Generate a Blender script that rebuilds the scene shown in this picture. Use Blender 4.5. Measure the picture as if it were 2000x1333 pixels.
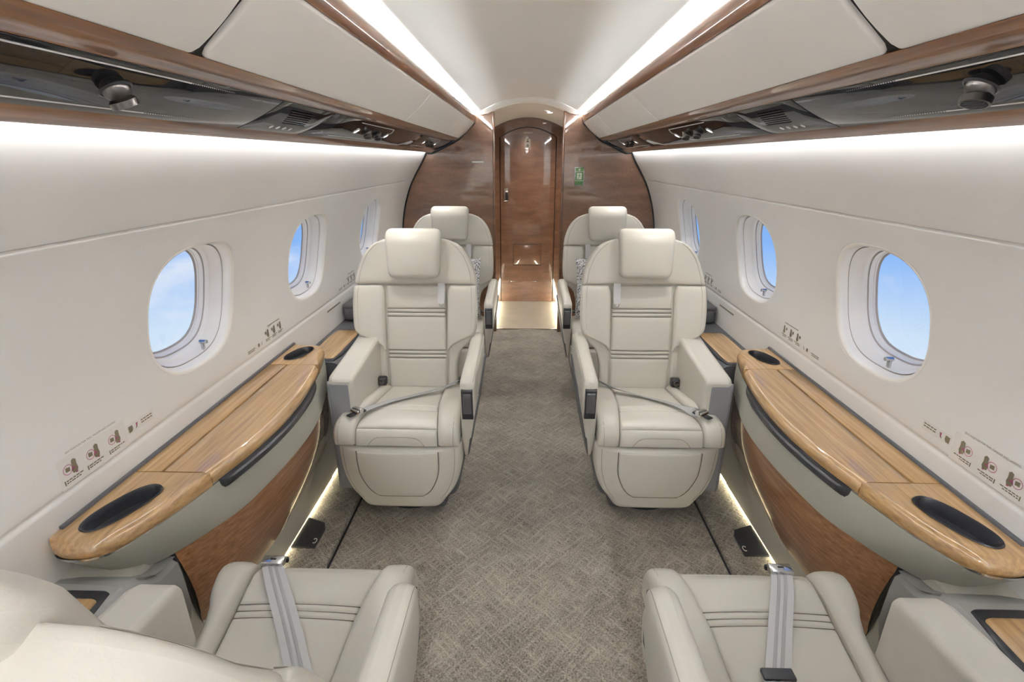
import bpy, bmesh, math, random
import numpy as np
from mathutils import Vector, Matrix
random.seed(7)
for o in list(bpy.data.objects): bpy.data.objects.remove(o, do_unlink=True)
SC = bpy.context.scene
COL = SC.collection

# ------------------------------------------------------------------ camera
cam_d = bpy.data.cameras.new('camera'); cam = bpy.data.objects.new('camera', cam_d); COL.objects.link(cam)
cam_d.sensor_width = 36.0; cam_d.lens = 18.0; cam_d.clip_start = 0.02; cam_d.clip_end = 200
cam.location = (-0.018, 0.0, 1.36)
cam.rotation_euler = (math.pi/2 - math.atan(0.355), 0.0, 0.0258)
SC.camera = cam

# ------------------------------------------------------------------ sky seen through the windows
W = bpy.data.worlds.new('sky'); SC.world = W; W.use_nodes = True
nt = W.node_tree; N = nt.nodes; Lk = nt.links; N.clear()
out = N.new('ShaderNodeOutputWorld'); bg = N.new('ShaderNodeBackground')
tc = N.new('ShaderNodeTexCoord'); sp = N.new('ShaderNodeSeparateXYZ')
mr = N.new('ShaderNodeMapRange'); mr.inputs['From Min'].default_value = -0.45; mr.inputs['From Max'].default_value = 0.30
cr = N.new('ShaderNodeValToRGB')
cr.color_ramp.elements[0].color = (0.86, 0.93, 1.0, 1); cr.color_ramp.elements[0].position = 0.10
cr.color_ramp.elements[1].color = (0.07, 0.24, 0.72, 1); cr.color_ramp.elements[1].position = 0.85
e = cr.color_ramp.elements.new(0.26); e.color = (0.66, 0.82, 1.0, 1)
e = cr.color_ramp.elements.new(0.42); e.color = (0.27, 0.52, 1.0, 1)
mp = N.new('ShaderNodeMapping'); mp.inputs['Scale'].default_value = (2.0, 2.0, 4.2)
nz = N.new('ShaderNodeTexNoise'); nz.inputs['Scale'].default_value = 2.3; nz.inputs['Detail'].default_value = 7; nz.inputs['Roughness'].default_value = 0.58
cm = N.new('ShaderNodeMapRange'); cm.inputs['From Min'].default_value = 0.53; cm.inputs['From Max'].default_value = 0.78
mx = N.new('ShaderNodeMix'); mx.data_type = 'RGBA'
mx.inputs['B'].default_value = (0.93, 0.96, 1.0, 1)
Lk.new(tc.outputs['Generated'], sp.inputs[0]); Lk.new(sp.outputs['Z'], mr.inputs['Value']); Lk.new(mr.outputs[0], cr.inputs[0])
Lk.new(tc.outputs['Generated'], mp.inputs[0]); Lk.new(mp.outputs[0], nz.inputs['Vector']); Lk.new(nz.outputs['Fac'], cm.inputs['Value'])
Lk.new(cm.outputs[0], mx.inputs['Factor']); Lk.new(cr.outputs[0], mx.inputs['A']); Lk.new(mx.outputs['Result'], bg.inputs['Color'])
bg.inputs['Strength'].default_value = 0.385
Lk.new(bg.outputs[0], out.inputs[0])

# ------------------------------------------------------------------ exposure / strengths of the cabin lights
vs = SC.view_settings
vs.view_transform = 'Standard'; vs.look = 'None'; vs.gamma = 1.0; vs.use_curve_mapping = False
vs.exposure = 1.32
CEIL_LED = 150.0
WALL_LED = 11.0
FLOOR_LED = 12.0
SEAT_FILL_W = 3.0
FILL_W = 18.0
cy = SC.cycles; cy.max_bounces = 14; cy.diffuse_bounces = 8; cy.glossy_bounces = 5; cy.transparent_max_bounces = 12
cy.use_denoising = True

# ------------------------------------------------------------------ materials
MATS = {}
def nodes_of(m):
    m.use_nodes = True
    return m.node_tree, m.node_tree.nodes, m.node_tree.links, m.node_tree.nodes['Principled BSDF']
def P(name, col, rough=0.5, metal=0.0, coat=0.0, bump=None, var=0.0, varscale=6.0, spec=0.5, coatrough=0.03):
    m = bpy.data.materials.new(name); t, n, l, b = nodes_of(m)
    b.inputs['Base Color'].default_value = (*col, 1); b.inputs['Roughness'].default_value = rough
    b.inputs['Metallic'].default_value = metal; b.inputs['Coat Weight'].default_value = coat
    b.inputs['Coat Roughness'].default_value = coatrough; b.inputs['Specular IOR Level'].default_value = spec
    c = n.new('ShaderNodeTexCoord')
    if var > 0:
        z = n.new('ShaderNodeTexNoise'); z.inputs['Scale'].default_value = varscale; z.inputs['Detail'].default_value = 4
        r = n.new('ShaderNodeMapRange'); r.inputs['To Min'].default_value = 1 - var; r.inputs['To Max'].default_value = 1 + var
        mul = n.new('ShaderNodeVectorMath'); mul.operation = 'SCALE'; mul.inputs[0].default_value = col
        l.new(c.outputs['Object'], z.inputs['Vector']); l.new(z.outputs['Fac'], r.inputs['Value'])
        l.new(r.outputs[0], mul.inputs['Scale']); l.new(mul.outputs[0], b.inputs['Base Color'])
    if bump:
        z = n.new('ShaderNodeTexNoise'); z.inputs['Scale'].default_value = bump[0]; z.inputs['Detail'].default_value = 3
        bp = n.new('ShaderNodeBump'); bp.inputs['Strength'].default_value = bump[1]; bp.inputs['Distance'].default_value = bump[2]
        l.new(c.outputs['Object'], z.inputs['Vector']); l.new(z.outputs['Fac'], bp.inputs['Height']); l.new(bp.outputs[0], b.inputs['Normal'])
    MATS[name] = m; return m
def WOOD(name, dark, mid, light, scale=(48, 1.5, 48), rough=0.16, coat=1.0, weave=False, cior=2.0):
    m = bpy.data.materials.new(name); t, n, l, b = nodes_of(m)
    c = n.new('ShaderNodeTexCoord'); mp = n.new('ShaderNodeMapping'); mp.inputs['Scale'].default_value = scale
    z = n.new('ShaderNodeTexNoise'); z.inputs['Scale'].default_value = 2.2; z.inputs['Detail'].default_value = 9; z.inputs['Roughness'].default_value = 0.62
    z.inputs['Distortion'].default_value = 0.25
    r = n.new('ShaderNodeValToRGB'); e = r.color_ramp.elements
    e[0].position = 0.30; e[0].color = (*dark, 1); e[1].position = 0.72; e[1].color = (*light, 1)
    k = e.new(0.50); k.color = (*mid, 1)
    l.new(c.outputs['Object'], mp.inputs[0]); l.new(mp.outputs[0], z.inputs['Vector']); l.new(z.outputs['Fac'], r.inputs[0])
    if weave:
        mp2 = n.new('ShaderNodeMapping'); mp2.inputs['Scale'].default_value = (70, 70, 300)
        z2 = n.new('ShaderNodeTexNoise'); z2.inputs['Scale'].default_value = 1.0; z2.inputs['Detail'].default_value = 5
        l.new(c.outputs['Object'], mp2.inputs[0]); l.new(mp2.outputs[0], z2.inputs['Vector'])
        rr = n.new('ShaderNodeMapRange'); rr.inputs['To Min'].default_value = 0.50; rr.inputs['To Max'].default_value = 1.50
        l.new(z2.outputs['Fac'], rr.inputs['Value'])
        mu = n.new('ShaderNodeVectorMath'); mu.operation = 'SCALE'
        l.new(r.outputs[0], mu.inputs[0]); l.new(rr.outputs[0], mu.inputs['Scale']); l.new(mu.outputs[0], b.inputs['Base Color'])
    else:
        l.new(r.outputs[0], b.inputs['Base Color'])
    b.inputs['Roughness'].default_value = rough + 0.25; b.inputs['Coat Weight'].default_value = coat; b.inputs['Coat Roughness'].default_value = 0.02; b.inputs['Coat IOR'].default_value = cior
    MATS[name] = m; return m
def EMIT(name, col, strength):
    m = bpy.data.materials.new(name); m.use_nodes = True; n = m.node_tree.nodes; n.clear()
    o = n.new('ShaderNodeOutputMaterial'); e = n.new('ShaderNodeEmission'); e.inputs[0].default_value = (*col, 1); e.inputs[1].default_value = strength
    m.node_tree.links.new(e.outputs[0], o.inputs[0]); MATS[name] = m; return m

LEATHER = P('leather', (0.62, 0.595, 0.535), 0.36, bump=(260, 0.18, 0.0012), var=0.025, varscale=5)
GREYLEATHER = P('grey_leather', (0.27, 0.275, 0.29), 0.5, bump=(260, 0.2, 0.001))
WALL = P('wall_cream', (0.83, 0.82, 0.80), 0.55, var=0.012, varscale=2.0)
BINW = P('bin_cream', (0.92, 0.92, 0.91), 0.5, var=0.01, varscale=2.0)
CEIL = P('ceiling_cream', (0.85, 0.84, 0.82), 0.6)
WHITE = P('window_white', (0.92, 0.89, 0.84), 0.32)
WHITE2 = P('window_ring_white', (0.90, 0.865, 0.81), 0.3)
GREYLINE = P('window_seal_grey', (0.46, 0.41, 0.37), 0.5)
BASEC = P('lower_sidewall_cream', (0.60, 0.58, 0.52), 0.55)
SAGE = P('console_sage', (0.43, 0.43, 0.37), 0.5, bump=(500, 0.15, 0.0006))
MIDGREY = P('shelf_grey', (0.34, 0.34, 0.325), 0.5, bump=(500, 0.15, 0.0006))
SHELFDK = P('shelf_dark_grey', (0.105, 0.105, 0.115), 0.45, bump=(500, 0.15, 0.0006))
DARK = P('dark_plastic', (0.028, 0.028, 0.033), 0.35)
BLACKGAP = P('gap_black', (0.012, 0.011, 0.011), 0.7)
BLACKGLOSS = P('black_gloss', (0.012, 0.012, 0.014), 0.03, spec=0.18)
CHROME = P('chrome', (0.62, 0.62, 0.62), 0.18, metal=1.0)
GUN = P('gunmetal', (0.16, 0.15, 0.145), 0.28, metal=1.0)
BELT = P('belt_webbing', (0.42, 0.42, 0.43), 0.55, bump=(900, 0.3, 0.0006))
BELTLT = P('belt_webbing_light', (0.60, 0.60, 0.61), 0.5, bump=(900, 0.3, 0.0006))
LABELBR = P('placard_brown', (0.20, 0.17, 0.11), 0.6)
LABELMG = P('placard_magenta', (0.42, 0.04, 0.18), 0.5)
LABELWH = P('placard_white', (0.72, 0.70, 0.66), 0.4)
SIGNWH = P('sign_white', (0.80, 0.80, 0.78), 0.35)
SIGNBK = P('sign_black', (0.02, 0.02, 0.02), 0.4)
SIGNGR = P('sign_green', (0.08, 0.20, 0.06), 0.35)
TILE = P('vestibule_tile', (0.50, 0.46, 0.37), 0.30, var=0.16, varscale=7)
WOODL = WOOD('walnut_ledge', (0.31, 0.17, 0.058), (0.49, 0.285, 0.105), (0.64, 0.41, 0.175))
WOODM = WOOD('walnut_panel', (0.21, 0.085, 0.030), (0.36, 0.16, 0.062), (0.50, 0.255, 0.115), cior=1.6)
WOODR = WOOD('walnut_rail', (0.105, 0.040, 0.014), (0.195, 0.080, 0.029), (0.29, 0.14, 0.057), scale=(30, 1.0, 30), cior=1.4)
WOODB = WOOD('walnut_bulkhead', (0.11, 0.048, 0.022), (0.155, 0.071, 0.034), (0.21, 0.103, 0.053), scale=(2.5, 9, 9), weave=True, cior=1.75)

def carpet_mat():
    m = bpy.data.materials.new('carpet'); t, n, l, b = nodes_of(m)
    c = n.new('ShaderNodeTexCoord')
    hs = []
    for ang in (0.72, -0.80):
        m0 = n.new('ShaderNodeMapping'); m0.inputs['Rotation'].default_value = (0, 0, ang); l.new(c.outputs['Object'], m0.inputs[0])
        mp = n.new('ShaderNodeMapping'); mp.inputs['Scale'].default_value = (95, 10, 1)
        z = n.new('ShaderNodeTexNoise'); z.inputs['Scale'].default_value = 1.0; z.inputs['Detail'].default_value = 4; z.inputs['Roughness'].default_value = 0.6
        l.new(m0.outputs[0], mp.inputs[0]); l.new(mp.outputs[0], z.inputs['Vector']); hs.append(z)
    f = n.new('ShaderNodeTexNoise'); f.inputs['Scale'].default_value = 190; f.inputs['Detail'].default_value = 3; l.new(c.outputs['Object'], f.inputs['Vector'])
    g = n.new('ShaderNodeTexNoise'); g.inputs['Scale'].default_value = 5; g.inputs['Detail'].default_value = 3; l.new(c.outputs['Object'], g.inputs['Vector'])
    mxx = n.new('ShaderNodeMath'); mxx.operation = 'MAXIMUM'; l.new(hs[0].outputs['Fac'], mxx.inputs[0]); l.new(hs[1].outputs['Fac'], mxx.inputs[1])
    a = n.new('ShaderNodeMath'); a.operation = 'MULTIPLY_ADD'; l.new(f.outputs['Fac'], a.inputs[0]); a.inputs[1].default_value = 0.9; l.new(mxx.outputs[0], a.inputs[2])
    a2 = n.new('ShaderNodeMath'); a2.operation = 'MULTIPLY_ADD'; l.new(g.outputs['Fac'], a2.inputs[0]); a2.inputs[1].default_value = 0.35; l.new(a.outputs[0], a2.inputs[2])
    r = n.new('ShaderNodeValToRGB'); e = r.color_ramp.elements
    e[0].position = 0.78 - 0.0; e[0].color = (0.105, 0.088, 0.068, 1); e[1].position = 1.0; e[1].color = (0.52, 0.47, 0.395, 1)
    mrr = n.new('ShaderNodeMapRange'); mrr.inputs['From Min'].default_value = 0.82; mrr.inputs['From Max'].default_value = 1.55
    e[0].position = 0.12; e[1].position = 0.88
    l.new(a2.outputs[0], mrr.inputs['Value']); l.new(mrr.outputs[0], r.inputs[0]); l.new(r.outputs[0], b.inputs['Base Color'])
    bp = n.new('ShaderNodeBump'); bp.inputs['Strength'].default_value = 0.9; bp.inputs['Distance'].default_value = 0.006
    l.new(a.outputs[0], bp.inputs['Height']); l.new(bp.outputs[0], b.inputs['Normal'])
    b.inputs['Roughness'].default_value = 0.95; b.inputs['Specular IOR Level'].default_value = 0.1
    b.inputs['Sheen Weight'].default_value = 0.3
    return m
CARPET = carpet_mat()

def glass_mat():
    m = bpy.data.materials.new('window_glass'); m.use_nodes = True; t = m.node_tree; n = t.nodes; l = t.links; n.clear()
    o = n.new('ShaderNodeOutputMaterial'); tr = n.new('ShaderNodeBsdfTransparent'); g = n.new('ShaderNodeBsdfGlossy'); g.inputs['Roughness'].default_value = 0.02
    mi = n.new('ShaderNodeMixShader'); mi.inputs[0].default_value = 0.05
    tr.inputs[0].default_value = (0.97, 0.985, 1, 1)
    l.new(tr.outputs[0], mi.inputs[1]); l.new(g.outputs[0], mi.inputs[2]); l.new(mi.outputs[0], o.inputs[0])
    return m
GLASS = glass_mat()

def pillow_mat():
    m = bpy.data.materials.new('feather_print'); t, n, l, b = nodes_of(m)
    c = n.new('ShaderNodeTexCoord'); mp = n.new('ShaderNodeMapping'); mp.inputs['Scale'].default_value = (30, 30, 22); mp.inputs['Rotation'].default_value = (0, 0.7, 0)
    w = n.new('ShaderNodeTexWave'); w.wave_type = 'RINGS'; w.inputs['Scale'].default_value = 0.9; w.inputs['Distortion'].default_value = 14; w.inputs['Detail'].default_value = 4; w.inputs['Detail Scale'].default_value = 2.2
    v = n.new('ShaderNodeTexVoronoi'); v.inputs['Scale'].default_value = 1.1
    r = n.new('ShaderNodeValToRGB'); e = r.color_ramp.elements
    e[0].position = 0.22; e[0].color = (0.14, 0.14, 0.17, 1); e[1].position = 0.42; e[1].color = (0.74, 0.74, 0.74, 1)
    l.new(c.outputs['Object'], mp.inputs[0]); l.new(mp.outputs[0], w.inputs['Vector']); l.new(w.outputs['Fac'], r.inputs[0]); l.new(r.outputs[0], b.inputs['Base Color'])
    b.inputs['Roughness'].default_value = 0.9
    return m
PILLOWM = pillow_mat()
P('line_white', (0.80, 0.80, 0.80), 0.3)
LEDC = EMIT('led_ceiling', (0.90, 0.97, 1.0), CEIL_LED)
LEDW = EMIT('led_wall', (0.93, 0.98, 1.0), WALL_LED)
LEDF = EMIT('led_floor', (1.0, 0.90, 0.62), FLOOR_LED)
LEDV = EMIT('led_vestibule', (1.0, 0.94, 0.76), 15.0)
LAMPE = EMIT('lamp_lens', (1.0, 0.96, 0.88), 6.0)

# ------------------------------------------------------------------ mesh helpers
def mesh_obj(name, verts, faces, mat, parent=None, smooth=True, sharp=None):
    me = bpy.data.meshes.new(name); me.from_pydata([tuple(map(float, v)) for v in verts], [], faces); me.update()
    if mat: me.materials.append(mat)
    if smooth:
        me.polygons.foreach_set('use_smooth', [True]*len(me.polygons))
        if sharp: me.set_sharp_from_angle(angle=math.radians(sharp))
    o = bpy.data.objects.new(name, me); COL.objects.link(o)
    if parent: o.parent = parent
    return o
def fixn(o):
    bm = bmesh.new(); bm.from_mesh(o.data); bmesh.ops.recalc_face_normals(bm, faces=bm.faces); bm.to_mesh(o.data); bm.free(); return o
def tag(o, label=None, cat=None, group=None, kind=None):
    if label: o['label'] = label
    if cat: o['category'] = cat
    if group: o['group'] = group
    if kind: o['kind'] = kind
    return o
def empty(name, loc=(0,0,0), rz=0, label=None, cat=None, group=None, kind=None):
    o = bpy.data.objects.new(name, None); COL.objects.link(o); o.location = loc; o.rotation_euler = (0,0,rz); o.empty_display_size = 0.05
    return tag(o, label, cat, group, kind)
class MB:
    def __init__(s): s.v = []; s.f = []
    def add(s, vs, fs):
        k = len(s.v); s.v += [tuple(map(float, p)) for p in vs]; s.f += [tuple(i+k for i in f) for f in fs]
    def grid(s, rows, closed=False):
        n = len(rows[0]); vs = [p for r in rows for p in r]; fs = []
        for i in range(len(rows)-1):
            for j in range(n if closed else n-1):
                a = i*n+j; b = i*n+(j+1) % n; fs.append((a, b, b+n, a+n))
        s.add(vs, fs)
    def fan(s, ring):
        s.add(ring, [tuple(range(len(ring)))])
    def box(s, lo, hi):
        x0,y0,z0 = lo; x1,y1,z1 = hi
        s.add([(x0,y0,z0),(x1,y0,z0),(x1,y1,z0),(x0,y1,z0),(x0,y0,z1),(x1,y0,z1),(x1,y1,z1),(x0,y1,z1)],
              [(0,3,2,1),(4,5,6,7),(0,1,5,4),(1,2,6,5),(2,3,7,6),(3,0,4,7)])
    def rbox(s, lo, hi, r=0.004, seg=2):
        bm = bmesh.new(); bmesh.ops.create_cube(bm, size=1)
        for v in bm.verts:
            for k in range(3): v.co[k] = lo[k] + (v.co[k]+0.5)*(hi[k]-lo[k])
        bmesh.ops.bevel(bm, geom=bm.edges[:], offset=r, segments=seg, profile=0.5, affect='EDGES')
        bm.verts.index_update(); s.add([v.co for v in bm.verts], [tuple(v.index for v in f.verts) for f in bm.faces]); bm.free()
    def lathe(s, prof, origin, axis, n=24, cap0=True, cap1=True):
        a = Vector(axis).normalized(); t = Vector((0,0,1)) if abs(a.z) < 0.9 else Vector((1,0,0)); u = a.cross(t).normalized(); v = a.cross(u)
        O = Vector(origin); rows = []
        for r, h in prof:
            rows.append([O + a*h + (u*math.cos(2*math.pi*k/n) + v*math.sin(2*math.pi*k/n))*r for k in range(n)])
        s.grid(rows, closed=True)
        if cap0: s.fan(rows[0][::-1])
        if cap1: s.fan(rows[-1])
    def build(s, name, mat, parent=None, smooth=True, sharp=40, fix=True, mir=False):
        if mir: s.v = [(-x, y, z) for x, y, z in s.v]
        o = mesh_obj(name, s.v, s.f, mat, parent, smooth, sharp)
        if fix: fixn(o)
        return o
def catmull(pts, n=8):
    pts = [np.array(p, float) for p in pts]; out = []
    for i in range(len(pts)-1):
        p0 = pts[max(i-1,0)]; p1 = pts[i]; p2 = pts[i+1]; p3 = pts[min(i+2, len(pts)-1)]
        for k in range(n):
            t = k/n
            out.append(0.5*((2*p1)+(-p0+p2)*t+(2*p0-5*p1+4*p2-p3)*t*t+(-p0+3*p1-3*p2+p3)*t**3))
    out.append(pts[-1]); return out
def resample(pts, n):
    pts = np.array(pts, float); d = np.r_[0, np.cumsum(np.linalg.norm(np.diff(pts, axis=0), axis=1))]
    t = np.linspace(0, d[-1], n); return np.stack([np.interp(t, d, pts[:,k]) for k in range(pts.shape[1])], -1)
def interp(tab): 
    xs = [a for a, b in tab]; ys = [b for a, b in tab]
    return lambda x: float(np.interp(x, xs, ys))
def sinterp(tab, n=10):
    c = np.array(catmull(tab, n)); return lambda x: float(np.interp(x, c[:,0], c[:,1]))

def sample_edges(a, b, r, n, extra=()):
    L = b-a
    if L <= 1e-6: return [a]*1
    r = min(r, L*0.45)
    e = [0, 0.08*r, 0.3*r, 0.62*r, r]
    mid = list(np.linspace(r, L-r, n)[1:-1])
    s = e + mid + [L-x for x in e[::-1]]
    s = [a+x for x in s]
    for x in extra:
        for d in (-0.007, -0.0035, -0.0015, 0, 0.0015, 0.0035, 0.007): 
            if a < x+d < b: s.append(x+d)
    return sorted(s)
def edge_prof(d, r):
    if d >= r: return 0.0
    return -r + math.sqrt(max(0.0, r*r-(r-d)**2))
def strip(fl, fr, v0, v1, fmap, r=0.01, bulge=0.0, thick=0.02, nu=7, nv=12, grooves=(), gdepth=0.004, wfun=None, back=False, backbulge=0.0, backr=None, mb=None, rv=None):
    """upholstered panel: for each v the u range is [fl(v), fr(v)], edges rolled over with radius r, closed by a skirt `thick` deep"""
    mb = mb or MB()
    vsamp = sample_edges(v0, v1, rv or r, nv, grooves)
    base = sample_edges(0.0, 1.0, 0.12, nu)
    tt = base; nU = len(tt); nV = len(vsamp)
    def face(sign, w0, rr, bl):
        rows = []
        for v in vsamp:
            a, b = fl(v), fr(v); row = []
            Wd = max(b-a, 1e-5)
            # param with edge density based on r
            rs = min(rr, Wd*0.45)
            us = [0, 0.08*rs, 0.3*rs, 0.62*rs, rs] + list(np.linspace(rs, Wd-rs, nu)[1:-1]) + [Wd-rs, Wd-0.62*rs, Wd-0.3*rs, Wd-0.08*rs, Wd]
            for x in us:
                du = min(x, Wd-x); dv = min(v-v0, v1-v)
                w = edge_prof(du, rs) + edge_prof(dv, rr)
                w = max(w, -rr)
                if bl: w += bl*(1-(2*x/Wd-1)**2)*(1-(2*(v-v0)/(v1-v0)-1)**4)
                if sign > 0:
                    for g in grooves: w -= gdepth*math.exp(-((v-g)/0.0032)**2)
                    if wfun: w += wfun(a+x, v)
                row.append((a+x, v, w0+sign*w))
            rows.append(row)
        return rows
    F = face(1, 0.0, r, bulge)
    mb.grid([[fmap(*p) for p in row] for row in F])
    def boundary(rows):
        top = rows[0]; bot = rows[-1]
        return list(top) + [row[-1] for row in rows[1:-1]] + list(bot[::-1]) + [row[0] for row in rows[-2:0:-1]]
    bf = boundary(F)
    if back:
        B = face(-1, -thick, backr or r, backbulge)
        mb.grid([[fmap(*p) for p in row[::-1]] for row in B])
        bb = boundary(B)
    else:
        bb = [(u, v, -thick) for u, v, w in bf]
    A1 = [fmap(*p) for p in bf]; A2 = [fmap(*p) for p in bb]
    mb.grid([A1, A2], closed=True)
    if not back: mb.fan(A2)
    return mb
def ribbon(path, width, thick, wdir=None, mb=None):
    """flat strap along a 3D path; wdir(i) gives the sideways direction"""
    mb = mb or MB(); P_ = [Vector(p) for p in path]; rows = []
    for i, p in enumerate(P_):
        t = (P_[min(i+1, len(P_)-1)]-P_[max(i-1,0)]).normalized()
        s = Vector(wdir(i)) if callable(wdir) else Vector(wdir)
        s = (s - t*s.dot(t)).normalized(); nn = t.cross(s).normalized()
        h = width/2; k = thick/2
        rows.append([p+s*h+nn*k, p+s*h*0.92+nn*(k*1.5), p-s*h*0.92+nn*(k*1.5), p-s*h+nn*k, p-s*h-nn*k, p+s*h-nn*k])
    mb.grid(rows, closed=True); mb.fan(rows[0][::-1]); mb.fan(rows[-1]); return mb
def tube(path, rad, n=6, mb=None, closed=False):
    mb = mb or MB(); P_ = [Vector(p) for p in path]; rows = []; m = len(P_)
    up = Vector((0,0,1))
    for i, p in enumerate(P_):
        a = P_[(i+1) % m] if closed else P_[min(i+1, m-1)]; b = P_[(i-1) % m] if closed else P_[max(i-1, 0)]
        t = (a-b).normalized(); u = t.cross(up)
        if u.length < 1e-3: u = t.cross(Vector((1,0,0)))
        u.normalize(); v = t.cross(u)
        rows.append([p + (u*math.cos(2*math.pi*k/n)+v*math.sin(2*math.pi*k/n))*rad for k in range(n)])
    if closed: rows.append(rows[0])
    mb.grid(rows, closed=True)
    if not closed: mb.fan(rows[0][::-1]); mb.fan(rows[-1])
    return mb

YMIN, YB = -1.7, 4.07            # cabin ends
SIDES = ((-1, 'left'), (1, 'right'))

# ------------------------------------------------------------------ cabin side wall profile
PROF = catmull([(0.695,1.515),(0.742,1.462),(0.770,1.405),(0.806,1.338),(0.856,1.257),(0.907,1.161),(0.952,1.03),(0.981,0.885),(0.985,0.76),(0.985,0.66),(0.985,0.52)], 8)
PROF = np.array(PROF); PS = np.r_[0, np.cumsum(np.linalg.norm(np.diff(PROF, axis=0), axis=1))]
def wallpt(s):
    x = np.interp(s, PS, PROF[:,0]); z = np.interp(s, PS, PROF[:,1])
    d = 0.01; x2 = np.interp(s+d, PS, PROF[:,0])-np.interp(s-d, PS, PROF[:,0]); z2 = np.interp(s+d, PS, PROF[:,1])-np.interp(s-d, PS, PROF[:,1])
    L = math.hypot(x2, z2) or 1; return x, z, -z2/L, x2/L          # normal pointing outboard
def s_of_z(z): return float(np.interp(-z, -PROF[:,1], PS))
def wmap(sg, Y, s, w=0.0):
    x, z, nx, nz_ = wallpt(s); return (sg*(x+nx*w), Y, z+nz_*w)
def x_of_z(z): return float(np.interp(-z, -PROF[:,1], PROF[:,0]))
SC_W = s_of_z(0.962)
WIN_Y = [1.405, 2.215, 3.165]
WIN_EXTRA = [0.60, -0.20, -1.00]
HW, HH = 0.187, 0.172
def superell(k, n, hw, hh, ex=2.7):
    t = 2*math.pi*k/n; c, s_ = math.cos(t), math.sin(t)
    return hw*math.copysign(abs(c)**(2/ex), c), hh*math.copysign(abs(s_)**(2/ex), s_)
NR = 72
CW, CH = 0.235, 0.222
s_groove = s_of_z(1.212)
def build_wall(sg, side):
    mb = MB(); wins = sorted(WIN_EXTRA+WIN_Y)
    s0, s1 = 0.0, PS[-1]; ca, cb = SC_W-CH, SC_W+CH
    def srows(a, b): return list(np.linspace(a, b, max(2, int((b-a)/0.02)+1)))
    # groove pressed in the wall along the cabin
    def surf(Y, s):
        w = 0.009*math.exp(-((s-s_groove)/0.0026)**2)*(1 if Y < 3.86 else max(0, 1-(Y-3.86)/0.01))
        w += 0.004*math.exp(-((s-s_of_z(0.693))/0.006)**2)
        return wmap(sg, Y, s, w)
    top = sorted(srows(s0, ca) + [s_groove+d for d in (-0.012,-0.007,-0.005,-0.0038,-0.0026,-0.0016,-0.0008,0,0.0008,0.0016,0.0026,0.0038,0.005,0.007,0.012)])
    bot = sorted(srows(cb, s1) + [s_of_z(0.693)+d for d in (-0.012,-0.008,-0.004,0,0.004,0.008,0.012)])
    ys = [YMIN]
    for y in wins: ys += [y-CW, y+CW]
    ys += [3.855, 3.872, YB+0.06]; ys = sorted(set(ys))
    mb.grid([[surf(y, s) for y in ys] for s in top])
    mb.grid([[surf(y, s) for y in ys] for s in bot])
    full = srows(ca, cb); allcol = [YMIN]
    edges = [YMIN]+[v for y in wins for v in (y-CW, y+CW)]+[YB+0.06]
    for i in range(0, len(edges), 2): mb.grid([[surf(y, s) for y in (edges[i], edges[i+1])] for s in full])
    kk = {}
    for cx_, cy_ in ((1,1),(-1,1),(-1,-1),(1,-1)):
        def key(k):
            hx, hy = superell(k, NR, HW+0.016, HH+0.016); return abs(math.atan2(hy*cx_*CW-hx*cy_*CH, hx*cx_*CW+hy*cy_*CH))
        kk[min(range(NR), key=key)] = (cx_*CW, cy_*CH)
    for yc in wins:
        rows = []
        for f in (1.0, 0.7, 0.4, 0.2, 0.08, 0.0):
            row = []
            for k in range(NR):
                hx, hy = superell(k, NR, HW+0.016, HH+0.016)
                c, s_ = hx, hy; q = max(abs(c)/CW, abs(s_)/CH); ox, oy = kk.get(k, (c/q, s_/q))
                px, py = hx+(ox-hx)*f, hy+(oy-hy)*f
                row.append(wmap(sg, yc+px, SC_W+py, 0))
            rows.append(row)
        # rolled lip of the panel
        for a in (1.0,):
            off = 0.0135; dep = 0.004
            rows.append([wmap(sg, yc+superell(k, NR, HW+off, HH+off)[0], SC_W+superell(k, NR, HW+off, HH+off)[1], dep) for k in range(NR)])
        mb.grid(rows, closed=True)
    o = mb.build('wall_'+side, WALL, None, True, 60, fix=False)
    return tag(o, f'cream curved cabin sidewall on the {side} with oval window cut-outs', None, None, 'structure')

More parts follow.
